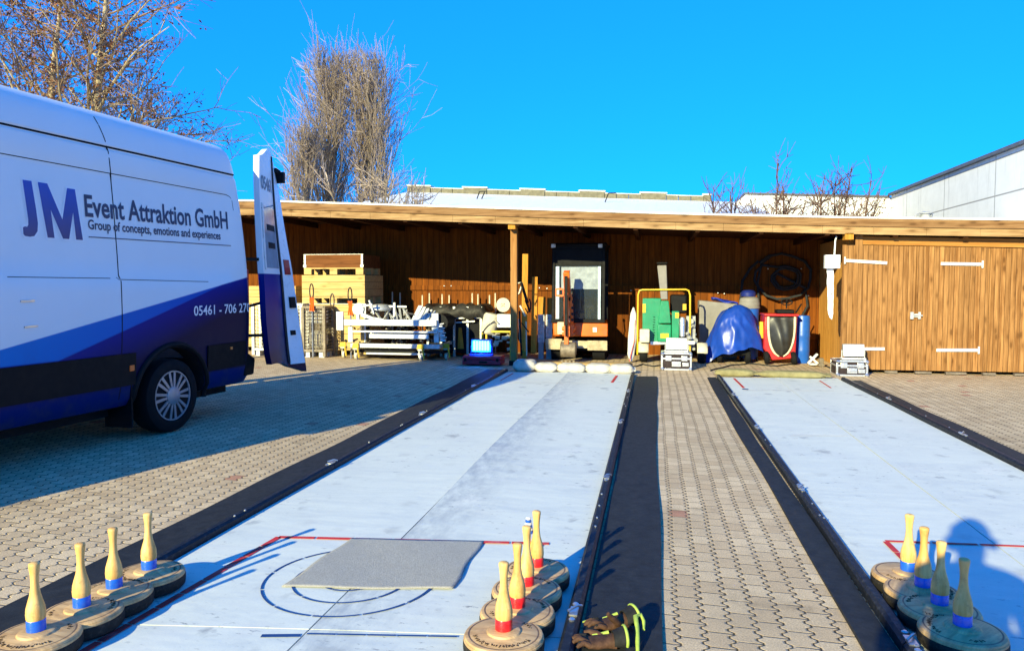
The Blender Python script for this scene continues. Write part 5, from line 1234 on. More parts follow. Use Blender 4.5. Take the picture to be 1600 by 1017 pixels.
for X in (165, 497):
    a = c5(X, 775, YC-0.1); m = MB(); m.lathe([(0.05, -0.06), (0.12, -0.065), (0.14, -0.03), (0.14, 0.03), (0.12, 0.065), (0.05, 0.06)], 24, 0, (a.x, YC-0.03, 0.14), Matrix.Rotation(R(90), 3, 'Y')); w = m.build('wheel', M['tyre'], CH)
    m = MB(); m.cyl((a.x-0.045, YC-0.03, 0.14), (a.x+0.045, YC-0.03, 0.14), 0.055, 16); m.build('hub', M['galv'], w)
    m = MB(); m.grid(lambda u, v: (a.x-0.08+0.16*u, YC-0.03-0.19*math.cos(R(10+150*v)), 0.14+0.19*math.sin(R(10+150*v))), 2, 10); m.build('mudguard', M['cream'], CH, solid=0.008)
m = MB(); a, b = c5(145, 630), c5(200, 705); m.span((a.x, YC-0.20, b.z), (b.x, YC-0.02, a.z)); m.build('fender_box', M['cream'], CH, bevel=0.015)
m = MB(); q = c5(385, 620); m.lathe([(0.02, -0.16), (0.045, -0.15), (0.048, 0.13), (0.03, 0.16)], 16, 0, (q.x, YC-0.06, q.z)); m.bar(c5(205, 712), c5(470, 705), 0.05, 0.05); m.build('drawbar_and_cylinder', M['alu'], CH)
m = MB(); rr = random.Random(12)
for k in range(14): p = c5(rr.uniform(412, 462), rr.uniform(560, 700), YC+rr.uniform(-0.1, 0.2)); m.cyl(p, p+Vector((rr.uniform(-.04, .06), rr.uniform(-.05, .05), rr.uniform(-.04, .04))), rr.uniform(0.012, 0.045), 10)
m.span((c5(410, 545).x, YC+0.05, 0.2), (c5(462, 545).x, YC+0.3, c5(410, 560).z)); m.build('engine_parts', M['grey_paint'], CH)
m = MB(); a, b = c5(415, 700, YC-0.12), c5(455, 720, YC-0.12); m.span((a.x, YC-0.12, b.z), (b.x, YC-0.10, a.z)); m.build('number_plate', M['white_paint'], CH)
# rolled white parasol beside the chipper
a = c5(105, 545, YC+0.05); m = MB(); m.tube([(a.x-0.02, YC-0.12, 0.02), (a.x-0.02, YC-0.08, 0.12), (a.x, YC-0.02, 0.40), (a.x+0.01, YC+0.03, a.z), (a.x+0.01, YC+0.05, a.z+0.10)], [0.02, 0.06, 0.075, 0.05, 0.012], 12)
m2 = E('rolled_parasol', 'rolled white parasol with a red stripe leaning left of the green chipper', 'parasol', (a.x, YC-0.05, 0)); m.build('canopy', M['white_paint'], m2)
m = MB(); m.tube([(a.x-0.04, YC-0.20, 0.03), (a.x-0.02, YC-0.165, 0.14), (a.x+0.03, YC-0.10, 0.36), (a.x+0.035, YC-0.03, a.z-0.1)], 0.010, 6); m.build('red_stripe', M['red_paint'], m2)
# draped blue tarpaulin over a machine
def c5t(X, Y): return c5(X, Y, 12.15)
tx0, tx1 = c5t(510, 600).x, c5t(835, 600).x; tcx = (tx0+tx1)/2; TP = E('tarp_covered_machine', 'machine draped in a shiny blue tarpaulin between the chipper and the red sweeper', 'covered machine', (tcx, 12.5, 0))
topz = c5t(660, 505).z
def tarp(u, v):
    a_ = -math.pi*1.0+2*math.pi*u
    fold = 0.5+0.5*math.sin(a_*7+1.2*math.sin(a_*2))
    rx = (0.42+0.05*math.cos(a_))*(0.15+0.85*v**0.55); ry = 0.36*(0.2+0.8*v**0.55)
    k_ = 1+0.12*v*v*(fold-0.4)+0.10*(1-abs(mnoise.noise(Vector((math.cos(a_)*2.2, math.sin(a_)*2.2, v*2.6))))*2)*v+0.03*mnoise.noise(Vector((math.cos(a_)*6, math.sin(a_)*6, v*8)))
    x_ = tcx+0.02+rx*k_*math.cos(a_); y_ = 12.50+ry*k_*math.sin(a_)
    zbot = 0.24+0.05*math.sin(a_*5)
    left = max(0, math.cos(a_-R(200)))**3; zbot -= 0.21*left; x_ -= 0.10*left*v**3
    sl = 0.0
    z_ = zbot+(topz-zbot)*(1-v**1.9)
    z_ -= 0.24*max(0, -(x_-tcx-0.05)/0.45)*(1-v*0.6)
    z_ += 0.04*mnoise.noise(Vector((x_*6, y_*6, z_*5)))
    return (x_, y_, max(0.012, z_))
m = MB(); m.grid(tarp, 120, 40); m.build('tarpaulin', pm('blue_tarpaulin', (0.008, 0.048, 0.34), 0.38, var=0.25, sc=5, bump=0.5, bsc=14), TP, smooth=80)
m = MB(); m.span((tcx-0.22, 12.3, 0.12), (tcx+0.28, 12.75, 0.30))
m.build('dark_chassis', M['black_plastic'], TP, bevel=0.03)
for x in (tcx-0.18, tcx+0.26):
    m = MB(); m.lathe([(0.03, -0.035), (0.095, -0.04), (0.11, -0.02), (0.11, 0.02), (0.095, 0.04), (0.03, 0.035)], 20, 0, (x, 12.36, 0.11), Matrix.Rotation(R(90), 3, 'Y')); m.build('wheel', M['tyre'], TP)
# blue drum with grey motor head
YD = 12.85; a, b = c5(706, 455, YD), c5(826, 545, YD); dx = (a.x+b.x)/2; dw = (b.x-a.x)/2; DR = E('drum_vacuum', 'blue drum vacuum with a grey ribbed head behind the blue tarpaulin', 'vacuum', (dx, YD, 0))
m = MB(); zt_d = c5(760, 515, YD).z; m.lathe([(dw*0.85, 0.03), (dw*0.88, 0.1), (dw*0.92, zt_d-0.02), (dw*0.95, zt_d)], 28, 0, (dx, YD, 0)); m.build('drum', M['blue_plastic'], DR)
zh = c5(760, 450, YD).z; H_ = zh-zt_d; m = MB(); m.lathe([(dw, 0.0), (dw*1.02, 0.02), (dw*0.96, 0.03), (dw*1.0, 0.06), (dw*0.97, 0.10), (dw*0.93, 0.105), (dw*0.95, 0.12), (dw*0.88, H_*0.85), (dw*0.6, H_), (0.02, H_+0.01)], 28, 0, (dx, YD, zt_d)); m.build('motor_head', M['grey_box'], DR)
m = MB(); m.lathe([(dw*0.7, 0), (dw*0.72, 0.06), (dw*0.5, 0.10), (0.02, 0.11)], 24, 0, (dx-0.02, YD, zh+0.008)); m.build('blue_cap', pm('navy_cap', (0.01, 0.02, 0.16), 0.4), DR)
for s_ in (-1, 1): m = MB(); m.cyl((dx+s_*dw*0.7-0.015, YD-0.1, 0.03), (dx+s_*dw*0.7+0.015, YD-0.1, 0.03), 0.03, 12); m.build('castor', M['black_plastic'], DR)
# grey crate behind, blue sheet on it
YG = 12.95; a, b = c5(482, 470, YG), c5(700, 565, YG); m = MB(); zt_g = a.z
m.prism([(a.x, YG, 0.0), (b.x, YG, 0.0), (b.x, YG, zt_g-0.06), (a.x, YG, zt_g)], (0, 0.5, 0)); tag(m.build('grey_crate', M['grey_box'], bevel=0.02), 'large grey brown crate behind the blue tarpaulin', 'crate')
m = MB(); m.grid(lambda u, v: (a.x+0.22+0.42*u, YG+0.02+0.4*v, zt_g-0.02+0.05*(1-u)+0.02*math.sin(u*9+v*7)-0.0*v-0.04*u), 14, 10)
tag(m.build('blue_sheet', pm('blue_sheet', (0.01, 0.03, 0.35), 0.4), solid=0.02), 'folded blue sheet lying on the grey brown crate', 'sheet')
# sweeper
YS = 12.2
def c5s(X, Y, dy=0.0): return c5(X, Y, YS+dy)
sx0, sx1 = c5s(858, 560).x, c5s(1046, 560).x; sxm = (sx0+sx1)/2; zst = c5s(900, 556).z
SW = E('red_sweeper', 'red sweeping machine with a black collecting bag between two cream straps', 'sweeper', (sxm, YS+0.25, 0))
m = MB(); m.prism([(sx0, YS+0.08, zst), (sx1, YS+0.08, zst), (sx1-0.02, YS+0.08, 0.10), (sx0+0.12, YS+0.08, 0.06), (sx0-0.01, YS+0.08, 0.25)], (0, 0.5, 0)); m.build('body', M['red_paint'], SW, bevel=0.02)
m = MB(); m.span((sx0-0.01, YS+0.02, zst-0.01), (sx1+0.01, YS+0.60, zst+0.025)); m.build('top_rim', M['red_paint'], SW, bevel=0.01)
def bag(u, v):
    w = 0.20*math.sqrt(max(0.0, 1-(1-v)**3.0*0.98))*(1.0) if v < 0.75 else 0.20
    X = (u-0.5)*2*w; bulge = 0.13*(1-(abs(u-0.5)*2)**2.2)*math.sin(math.pi*min(1, v*0.9+0.12))
    return (sxm+0.005+X, YS+0.07-bulge-0.012*math.sin(u*14+v*5)*(1-abs(u-.5)*2), 0.135+(zst-0.155)*v)
m = MB(); m.grid(bag, 24, 24); m.build('collecting_bag', pm('black_bag_cloth', (0.03, 0.03, 0.03), 0.45, var=0.4, sc=12), SW, solid=0.006)
for s_ in (0, 1):
    m = MB(); m.tube([Vector(bag(s_, v/14))+Vector((0, -0.012, 0)) for v in range(0, 15)], 0.020, 8); m.build('strap', M['cream'], SW)
m = MB(); p0, p1, p2 = c5s(925, 540), c5s(930, 520), c5s(1030, 525); m.span((p1.x, YS+0.1, zst+0.026), (p2.x, YS+0.35, zst+0.09)); m.build('engine_top', M['black_plastic'], SW, bevel=0.015)
m = MB(); q = c5s(978, 480, 0.2); m.tube([q+Vector((0.085*math.cos(2*math.pi*k/20), 0, 0.045*math.sin(2*math.pi*k/20))) for k in range(20)], 0.009, 8, closed=True); m.bar(q+Vector((0, 0, -0.10)), q+Vector((0, 0, 0.04)), 0.02); m.lathe([(0.02, 0), (0.03, 0.02), (0.01, 0.04)], 12, 0, q+Vector((0, -0.01, -0.02))); m.bar(q+Vector((-0.08, 0, -0.01)), q+Vector((0.08, 0, 0.01)), 0.012); m.build('starter_handle', M['black_plastic'], SW)
m = MB(); m.tube([c5s(1030, 540, 0.3), c5s(1062, 490, 0.35)], 0.012, 8); m.build('push_bar', M['black_plastic'], SW)
for X in (866, 1020): a = c5s(X, 800); m = MB(); m.lathe([(0.03, -0.03), (0.09, -0.035), (0.105, -0.015), (0.105, 0.015), (0.09, 0.035), (0.03, 0.03)], 22, 0, (a.x, YS+0.04, 0.105), Matrix.Rotation(R(82), 3, 'Y')); m.build('wheel', M['tyre'], SW)
m = MB(); a, b = c5s(836, 595), c5s(852, 690); m.span((a.x, YS+0.2, b.z), (b.x, YS+0.3, a.z)); m.build('yellow_side_panel', M['yellow'], SW)
# blue barrel
YBb = 12.6; a, b = c5(1046, 556, YBb), c5(1107, 770, YBb); bx = (a.x+b.x)/2-0.03; bw = (b.x-a.x)/2+0.03
m = MB(); m.lathe([(bw*0.93, 0), (bw, 0.02), (bw, 0.18), (bw*1.04, 0.20), (bw, 0.22), (bw, 0.42), (bw*1.04, 0.44), (bw, 0.46), (bw, a.z-0.03), (bw*0.92, a.z), (bw*0.3, a.z+0.005)], 28, 0, (bx, YBb, 0)); tag(m.build('blue_barrel', M['blue_plastic']), 'blue plastic barrel beside the red sweeper at the side wall', 'barrel')
# hose coil on the back wall
m = MB(); pts = []; hc = at(1222, 432, YB-0.09)
pts += [at(1157, 470, YB-0.08), at(1160, 440, YB-0.08), at(1172, 420, YB-0.08), at(1185, 408, YB-0.08)]
for k in range(46):
    a_ = R(140-k*24); rr_ = 0.40-0.004*k+(0.02 if k % 3 else 0); sc_ = 1.0 if k < 16 else 0.62
    pts.append(hc+Vector((rr_*sc_*1.25*math.cos(a_)+(0.0 if k < 16 else 0.06), -0.03*math.sin(k*0.8)-0.02, rr_*sc_*math.sin(a_)-0.02-(0.0 if k < 16 else 0.02))))
pts += [at(1258, 450, YB-0.08), at(1262, 478, YB-0.08), at(1250, 500, YB-0.15)]
m.tube(pts, 0.024, 8); tag(m.build('hose_coil', M['black_rubber'], smooth=70), 'thick black hose coiled on the back wall above the red sweeper', 'hose')
m = MB(); m.tube([at(1186, 480, YB-0.07), at(1184, 440, YB-0.07), at(1190, 412, YB-0.07), at(1205, 400, YB-0.07)], 0.022, 8); tag(m.build('loose_hose', M['black_rubber'], smooth=70), 'loose black hose hanging on the back wall left of the coil', 'hose')
# white cross-shaped stand near the side wall
p = at(1271, 563, 12.1); m = MB(); m.bar(p+Vector((-0.08, 0, -0.05)), p+Vector((0.06, 0.02, 0.10)), 0.05, 0.03); m.bar(p+Vector((0.07, 0, -0.05)), p+Vector((-0.05, 0.02, 0.06)), 0.04, 0.03); m.lathe([(0.07, -0.06), (0.075, -0.045), (0.03, -0.03)], 14, 0, p+Vector((0.0, 0, -0.01)))
tag(m.build('white_stand', M['white_paint'], bevel=0.006), 'small white crossed stand on the ground at the side wall', 'stand')
m = MB(); p = at(1284, 565, 11.95); m.span((p.x-0.03, 11.95, 0), (p.x+0.03, 12.03, 0.14)); m.span((p.x-0.045, 11.94, 0.02), (p.x+0.045, 12.04, 0.05)); tag(m.build('small_block', M['rust'], bevel=0.005), 'small worn block beside the white crossed stand', 'block')

# ------------------------------------------------------------------ flight cases with lamps
M['case_panel'] = pm('case_black_panel', (0.03, 0.02, 0.022), 0.5, var=0.3, sc=12, dirt=0.2)
M['led_white'] = emit('white_led_panel', (0.92, 0.96, 1.0), 1.6)
M['led_blue'] = emit('blue_led_bars', (0.45, 0.80, 1.0), 1.0)
M['led_blue_body'] = emit('blue_lit_lens', (0.0, 0.05, 1.0), 0.35)
def flight_case(label, px0, px1, pyt, Y, dep=0.36):
    g0, g1 = at(px0, 560, Y), at(px1, 560, Y); w = g1.x-g0.x; xm = (g0.x+g1.x)/2; h = at((px0+px1)/2, pyt, Y).z
    r = E('flight_case', label, 'flight case', (xm, Y+dep/2, 0), 0, 'aluminium edged flight cases')
    y0, y1 = Y, Y+dep; x0, x1 = xm-w/2, xm+w/2
    m = MB(); m.span((x0+0.006, y0+0.006, 0.006), (x1-0.006, y1-0.006, h-0.006)); m.build('panels', M['case_panel'], r)
    m = MB(); e = 0.026
    for z in (e/2, h-e/2, h*0.66):
        for y in (y0+e/2, y1-e/2): m.bar((x0, y, z), (x1, y, z), e)
        for x in (x0+e/2, x1-e/2): m.bar((x, y0+e, z), (x, y1-e, z), e*0.98)
    for x in (x0+e/2, x1-e/2):
        for y in (y0+e/2, y1-e/2): m.bar((x, y, e), (x, y, h-e), e*1.02)
    m.build('edge_profiles', M['alu'], r, bevel=0.003)
    m = MB()
    for x in (x0+0.02, x1-0.02):
        for z in (0.02, h-0.02): m.lathe([(0.018, 0), (0.026, 0.004), (0.026, 0.03), (0.012, 0.042)], 10, 0, (x, y0+0.012, z), Matrix.Rotation(R(90), 3, 'X'))
    m.build('ball_corners', M['steel'], r)
    m = MB()
    for x in (x0+w*0.24, x0+w*0.76): m.box((x, y0-0.004, h*0.68), (0.085, 0.012, 0.075)); m.box((x, y0-0.013, h*0.66), (0.03, 0.010, 0.045))
    m.box((xm, y0-0.003, h*0.36), (0.13, 0.010, 0.075)); m.bar((xm-0.05, y0-0.018, h*0.37), (xm+0.05, y0-0.018, h*0.37), 0.016); m.box((x0+w*0.80, y0-0.003, h*0.34), (0.09, 0.008, 0.055)); m.build('catches', M['alu'], r, bevel=0.002)
    return xm, h
def led(label, px0, px1, py0, py1, Y, mats_, group, zfoot, bars=0, tilt=0.05):
    a, b = at(px0, py0, Y), at(px1, py1, Y); xm = (a.x+b.x)/2
    r = E('led_lamp', label, 'floodlight', (xm, Y, zfoot), 0, group)
    m = MB(); m.span((a.x-0.012, Y, b.z-0.012), (b.x+0.012, Y+0.06, a.z+0.012))
    for k in range(7): x = a.x+(b.x-a.x)*k/6; m.span((x-0.006, Y+0.061, b.z), (x+0.006, Y+0.10, a.z))
    m.build('housing', mats_[2], r, bevel=0.006)
    if bars:
        m = MB(); m.span((a.x, Y-0.006, b.z), (b.x, Y-0.001, a.z)); m.build('lens', mats_[1], r)
        m = MB(); n = bars
        for k in range(n):
            x = a.x+0.02+(b.x-a.x-0.04)*(k+0.5)/n; w = (b.x-a.x-0.04)/n*0.58; m.box((x, Y-0.012, (a.z+b.z)/2+0.005), (w, 0.012, (a.z-b.z)*0.80))
        m.build('led_bars', mats_[0], r, bevel=0.004)
    else:
        m = MB(); m.span((a.x, Y-0.008, b.z), (b.x, Y-0.001, a.z)); m.build('lens', mats_[0], r)
    m = MB(); m.span((a.x-0.03, Y-0.03, zfoot+0.001), (b.x+0.03, Y+0.10, zfoot+0.022))
    for x in (a.x-0.022, b.x+0.022): m.bar((x, Y+0.03, zfoot+0.02), (x, Y+0.03, (a.z+b.z)/2), 0.008, 0.03)
    m.build('stand', mats_[3], r, bevel=0.003)
    return r
xm, h = flight_case('flight case with a lit white lamp on it, in front of the green chipper', 1033, 1081, 551, 11.10)
led('lit white floodlight standing on the flight case before the chipper', 1042, 1072, 529, 545.5, 11.22, (M['led_white'], None, M['grey_paint'], M['white_paint']), 'lit white floodlights', h)
xm, h = flight_case('flight case with a lit white lamp on it, beside the plank door', 1307, 1357, 563, 10.80)
led('lit white floodlight standing on the flight case by the plank door', 1319, 1349, 539, 556, 10.93, (M['led_white'], None, M['grey_paint'], M['white_paint']), 'lit white floodlights', h)
a, b = at(722, 556, 11.12), at(782, 572, 11.12); h = a.z
r = E('red_case', 'low red case under the glowing blue lamp', 'case', ((a.x+b.x)/2, 11.3, 0))
m = MB(); m.span((a.x, 11.12, 0.02), (b.x, 11.46, h*0.62)); m.build('case_base', pm('dark_red_case', (0.60, 0.008, 0.03), 0.4, dirt=0.2), r, bevel=0.012)
m = MB(); m.span((a.x, 11.12, h*0.64), (b.x, 11.46, h)); m.build('case_lid', pm('dark_red_lid', (0.62, 0.010, 0.035), 0.35, dirt=0.15), r, bevel=0.015)
m = MB(); m.box(((a.x+b.x)/2+0.03, 11.112, h*0.40), (0.12, 0.014, 0.03)); m.box((a.x+0.05, 11.114, h*0.63), (0.03, 0.012, 0.05)); m.box((b.x-0.05, 11.114, h*0.63), (0.03, 0.012, 0.05)); m.build('case_catches', M['black_plastic'], r)
led('glowing blue floodlight with bright vertical bars on the red case', 737, 767, 531, 550, 11.22, (M['led_blue'], M['led_blue_body'], M['blue_plastic'], M['blue_plastic']), None, h, 6)
ll = bpy.data.lights.new('blue_lamp_light', 'AREA'); ll.energy = 5; ll.color = (0.0, 0.12, 1.0); ll.shape = 'RECTANGLE'; ll.size = 0.26; ll.size_y = 0.17
lo = bpy.data.objects.new('blue_lamp_light', ll); C.objects.link(lo); q = at(752, 540, 11.18); lo.location = q; lo.rotation_euler = (R(62), 0, R(8))
# sandbags at the lane ends
def sandbag(label, c, l, w, h, rz, mat_, group, seed, tie=True):
    r = E('sandbag', label, 'sandbag', (c[0], c[1], 0), rz, group)
    def fn(u, v):
        a_ = 2*math.pi*u; b_ = math.pi*(v-0.5)
        p = Vector((math.cos(a_)*math.cos(b_), math.sin(a_)*math.cos(b_), math.sin(b_)))
        q = Vector([math.copysign(abs(t_)**e_, t_) for t_, e_ in zip(p, (0.55, 0.6, 0.8))])
        n_ = 1+0.09*mnoise.noise(q*2.2+Vector((seed*3.1, 0, 0)))+0.035*mnoise.noise(q*7+Vector((0, seed, 0)))
        pin = 1-0.35*abs(q.x)**6
        return (q.x*l/2*n_, q.y*w/2*n_*pin, max(0.004, (q.z*n_*pin*0.5+0.42)*h))
    m = MB(); m.grid(fn, 40, 20); m.build('sack', mat_, r, local=True, smooth=80)
    if tie:
        m = MB(); m.tube([(l/2*0.95+0.02*math.cos(k), 0.03*math.sin(k*1.3), 0.35*h+0.03*math.sin(k)) for k in range(7)], 0.008, 6); m.prism([(l/2*0.9, -0.05, 0.3*h), (l/2*1.12, -0.06, 0.25*h), (l/2*1.13, 0.05, 0.5*h), (l/2*0.9, 0.03, 0.5*h)], (0, 0, 0.015)); m.build('tied_end', mat_, r, local=True)
    return r
M['sack_white'] = pm('white_sack', (0.52, 0.48, 0.41), 0.85, var=0.25, sc=9, bump=0.5, bsc=120, dirt=0.3)
M['sack_green'] = pm('olive_sack', (0.24, 0.21, 0.10), 0.85, var=0.3, sc=9, bump=0.5, bsc=90, dirt=0.3)
gw = 'white sandbags across the far end of the middle lane'
for px0, px1, lab, sd_ in ((803, 838, 'white sandbag at the left end of its row, in the shade beside the blue lamp', 1), (837, 871, 'white sandbag second from the left in its row, partly shaded', 2), (871, 914, 'white sandbag in the middle of its row, in front of the excavator bucket', 3), (915, 955, 'white sandbag second from the right in its row', 4), (953, 989, 'white sandbag at the right end of its row, beside the wide rubber strip', 5)):
    p, q = at(px0, 575, 10.55), at(px1, 575, 10.55); sandbag(lab, ((p.x+q.x)/2, 10.56+0.02*math.sin(sd_*2)), q.x-p.x+0.03, 0.26, 0.15 if sd_ > 1 else 0.19, 0.1*math.sin(sd_*3), M['sack_white'], gw, sd_)
p, q = at(1117, 580, 10.5), at(1180, 580, 10.5); sandbag('olive green sandbag across the left half of the right lane end', ((p.x+q.x)/2, 10.52), q.x-p.x, 0.22, 0.115, 0.02, M['sack_green'], 'olive green sandbags across the right lane end', 8)
p, q = at(1182, 580, 10.5), at(1291, 580, 10.5); sandbag('longer olive green sandbag across the right half of the right lane end', ((p.x+q.x)/2, 10.50), q.x-p.x, 0.22, 0.105, -0.02, M['sack_green'], 'olive green sandbags across the right lane end', 9)
# cables
def cable(label, pts, r_=0.010):
    m = MB(); P_ = []
    for i in range(len(pts)-1):
        for k in range(6): P_.append(Vector(pts[i]).lerp(Vector(pts[i+1]), k/6)+Vector((0, 0.03*math.sin((i*6+k)*1.1), 0)))
    P_.append(Vector(pts[-1])); m.tube([(p.x, p.y, r_+0.001) for p in P_], r_, 6); return tag(m.build('cable', M['black_rubber']), label, 'cable')
g_ = lambda px, py: onground(px, py)
cable('black cable on the ground left of the flight case before the chipper', [g_(1033, 572), g_(1018, 573), g_(1005, 570), g_(990, 574), g_(975, 572)])
cable('black cable looping on the ground from the olive sandbags to the sweeper', [g_(1110, 580), g_(1140, 572), g_(1170, 569), g_(1215, 573), g_(1255, 566), g_(1285, 570), g_(1307, 580)])
m = MB(); m.grid(lambda u, v: (-1.9+1.55*u, 11.55+0.35*v, 0.01+0.004*math.sin(u*9)), 10, 4)
tag(m.build('plank_board', M['pine'], solid=0.02), 'pale board lying flat on the ground before the excavator', 'board')

# ------------------------------------------------------------------ work gloves
M['glove_brown'] = pm('brown_glove_leather', (0.085, 0.042, 0.024), 0.7, var=0.5, sc=30, bump=0.5, bsc=140)
M['glove_dark'] = pm('black_glove_cloth', (0.018, 0.018, 0.018), 0.8, var=0.4, sc=30, bump=0.4, bsc=200)
M['glove_neon'] = pm('neon_yellow_trim', (0.36, 0.46, 0.08), 0.6, var=0.2, sc=40)
def glove(label, loc, rz, lift, seed):
    r = E('work_glove', label, 'work glove', loc, rz, 'pair of work gloves on the rubber strip'); r.scale = (0.76, 0.76, 0.76)
    rr = random.Random(seed)
    # palm: flattened loft, wrist at +x, fingers toward -x
    def palm(u, v):
        a_ = 2*math.pi*v; x = 0.095-0.125*u
        w = interp([(0, .046), (.25, .040), (.5, .046), (.8, .050), (1, .047)], u); h = interp([(0, .030), (.3, .024), (.7, .021), (1, .016)], u)
        cz = 0.026+lift*(1-u)**1.5*0.5
        n_ = 1+0.08*mnoise.noise(Vector((u*4, math.cos(a_)*1.5, math.sin(a_)*1.5+seed)))
        return (x, math.copysign(abs(math.cos(a_))**0.8, math.cos(a_))*w*n_, cz+math.copysign(abs(math.sin(a_))**0.9, math.sin(a_))*h*n_)
    m = MB(); m.grid(palm, 16, 20, 0); m.add([palm(1, j/20) for j in range(20)], [tuple(range(20))], 0); m.build('palm', [M['glove_brown']], r, local=True, smooth=70)
    m = MB()
    for k, (yy, L, cr) in enumerate(((0.034, .070, .010), (0.012, .084, .014), (-0.011, .078, .018), (-0.033, .060, .012))):
        pts = []; rad = []
        for q in range(7):
            t_ = q/6; pts.append((-0.022-L*t_, yy*(1+0.25*t_)+0.004*math.sin(q+k+seed), 0.026+cr*math.sin(t_*2.4)*1.3+lift*0.2-0.012*t_*t_)); rad.append(0.0128*(1-0.25*t_**3)*(1 if q < 6 else 0.55)+0.0008*math.sin(q*2.2))
        m.tube(pts, rad, 10)
    m.build('fingers', M['glove_brown'], r, local=True, smooth=70)
    m = MB(); pts = [(0.045, -0.040, 0.03+lift*.3), (0.02, -0.062, 0.045+lift), (-0.008, -0.072, 0.062+lift*1.4), (-0.03, -0.076, 0.080+lift*1.7)] if seed == 1 else [(0.045, 0.040, 0.03), (0.02, 0.064, 0.035), (-0.01, 0.076, 0.036), (-0.032, 0.080, 0.034)]
    m.tube(pts, [0.017, 0.016, 0.0145, 0.009], 10); m.build('thumb', M['glove_brown'], r, local=True, smooth=70)
    # dark cuff with neon binding
    def cuff(u, v):
        a_ = 2*math.pi*v; fl = 1+0.35*u
        return (0.085+0.055*u, math.cos(a_)*0.046*fl, 0.034+lift*0.5+0.012*u+math.sin(a_)*0.030*fl)
    m = MB(); m.grid(cuff, 8, 24); m.build('cuff', M['glove_dark'], r, local=True, solid=0.004, smooth=70)
    m = MB(); m.tube([cuff(1.0, (2+k)/24) for k in range(9 if seed == 1 else 13)], 0.0070, 8); m.build('cuff_binding', M['glove_neon'], r, local=True, smooth=70)
    m = MB(); m.tube([(-0.10+0.0, 0.050, 0.030), (-0.06, 0.054, 0.034), (-0.02, 0.052, 0.030)], [0.004, 0.006, 0.005], 8)
    m.tube([(0.0, 0.048, 0.036), (0.04, 0.047, 0.040), (0.075, 0.045, 0.048)], [0.004, 0.008, 0.010], 8); m.build('neon_trim', M['glove_neon'], r, local=True, smooth=70)
    m = MB()
    for k in range(4): m.box((-0.045-0.004*k, (0.036-0.023*k), 0.043+lift*0.2), (0.035, 0.014, 0.010), Matrix.Rotation(0.1*k, 3, 'Z'))
    m.build('knuckle_pads', M['glove_dark'], r, local=True, bevel=0.003)
    return r
g1_ = onground(962, 985); g2_ = onground(945, 1013)
glove('brown and black work glove lying palm down behind its twin, thumb sticking up', (g1_.x-0.03, g1_.y-0.03, 0.014), R(28), 0.02, 1)
glove('brown and black work glove nearest the camera, cut by the frame', (g2_.x-0.035, g2_.y-0.03, 0.014), R(14), 0.008, 2)
m = MB(); m.tube([(-0.043, 2.42, 0.018), (-0.045, 2.47, 0.04), (-0.048, 2.53, 0.058), (-0.055, 2.58, 0.072), (-0.038, 2.605, 0.070), (-0.026, 2.585, 0.055), (-0.026, 2.55, 0.042)], [0.006, 0.008, 0.008, 0.009, 0.008, 0.007, 0.005], 8)
tag(m.build('neon_strap', M['glove_neon'], smooth=70), 'looped neon yellow strap standing at the right of the work gloves', 'strap')

# ------------------------------------------------------------------ trees
def bark(name, a, b): return pm(name, a, 0.85, var=0.45, sc=7, dirt=0.3, dirtcol=b)
M['bark_grey'] = bark('grey_bark', (0.25, 0.20, 0.14), (0.10, 0.08, 0.05))
M['bark_pale'] = bark('pale_mossy_bark', (0.42, 0.33, 0.20), (0.14, 0.12, 0.05))
M['twig_grey'] = pm('grey_brown_twigs', (0.39, 0.30, 0.23), 0.8, var=0.5, sc=0.9)
M['twig_warm'] = pm('warm_brown_twigs', (0.32, 0.21, 0.13), 0.8, var=0.5, sc=1.2)
M['twig_dark'] = pm('dark_purple_twigs', (0.13, 0.075, 0.055), 0.8, var=0.4, sc=2)
M['dry_leaf'] = pm('dry_brown_leaves', (0.20, 0.075, 0.030), 0.7, var=0.6, sc=1.5)
class Tree:
    def __init__(s, seed): s.r = random.Random(seed); s.big = MB(); s.fine = MB(); s.leaf = MB(); s.n = 0
    def rv(s): return Vector((s.r.gauss(0, 1), s.r.gauss(0, 1), s.r.gauss(0, 1)))
    def stem(s, p, d, L, r0, r1, seg, wob, up, n):
        pts = [p.copy()]; rs = [r0]; d = d.normalized()
        for i in range(seg):
            d = (d+s.rv()*wob+Vector((0, 0, up))).normalized(); p = p+d*(L/seg); pts.append(p.copy()); rs.append(r0+(r1-r0)*(i+1)/seg)
        (s.big if r0 > 0.035 else s.fine).tube(pts, rs, n); return pts
    def leaves(s, p, k, spread, size):
        for _ in range(k):
            c = p+s.rv()*spread; u = s.rv().normalized()*size*s.r.uniform(0.6, 1.3); w = u.cross(s.rv()).normalized()*size*0.5
            b = len(s.leaf.v); s.leaf.v += [c-u, c+w, c+u, c-w]; s.leaf.f.append((b, b+1, b+2, b+3)); s.leaf.m.append(0)
    def done(s, name, label, base, group, mats):
        r = E(name, label, 'tree' if 'bush' not in name else 'bush', base, 0, group)
        s.big.build('trunk', mats[0], r, smooth=60, recalc=False)
        if s.fine.v: s.fine.build('crown', mats[1], r, smooth=60, recalc=False)
        if s.leaf.v: s.leaf.build('dry_leaves', mats[2], r, smooth=0, recalc=False)
        return r
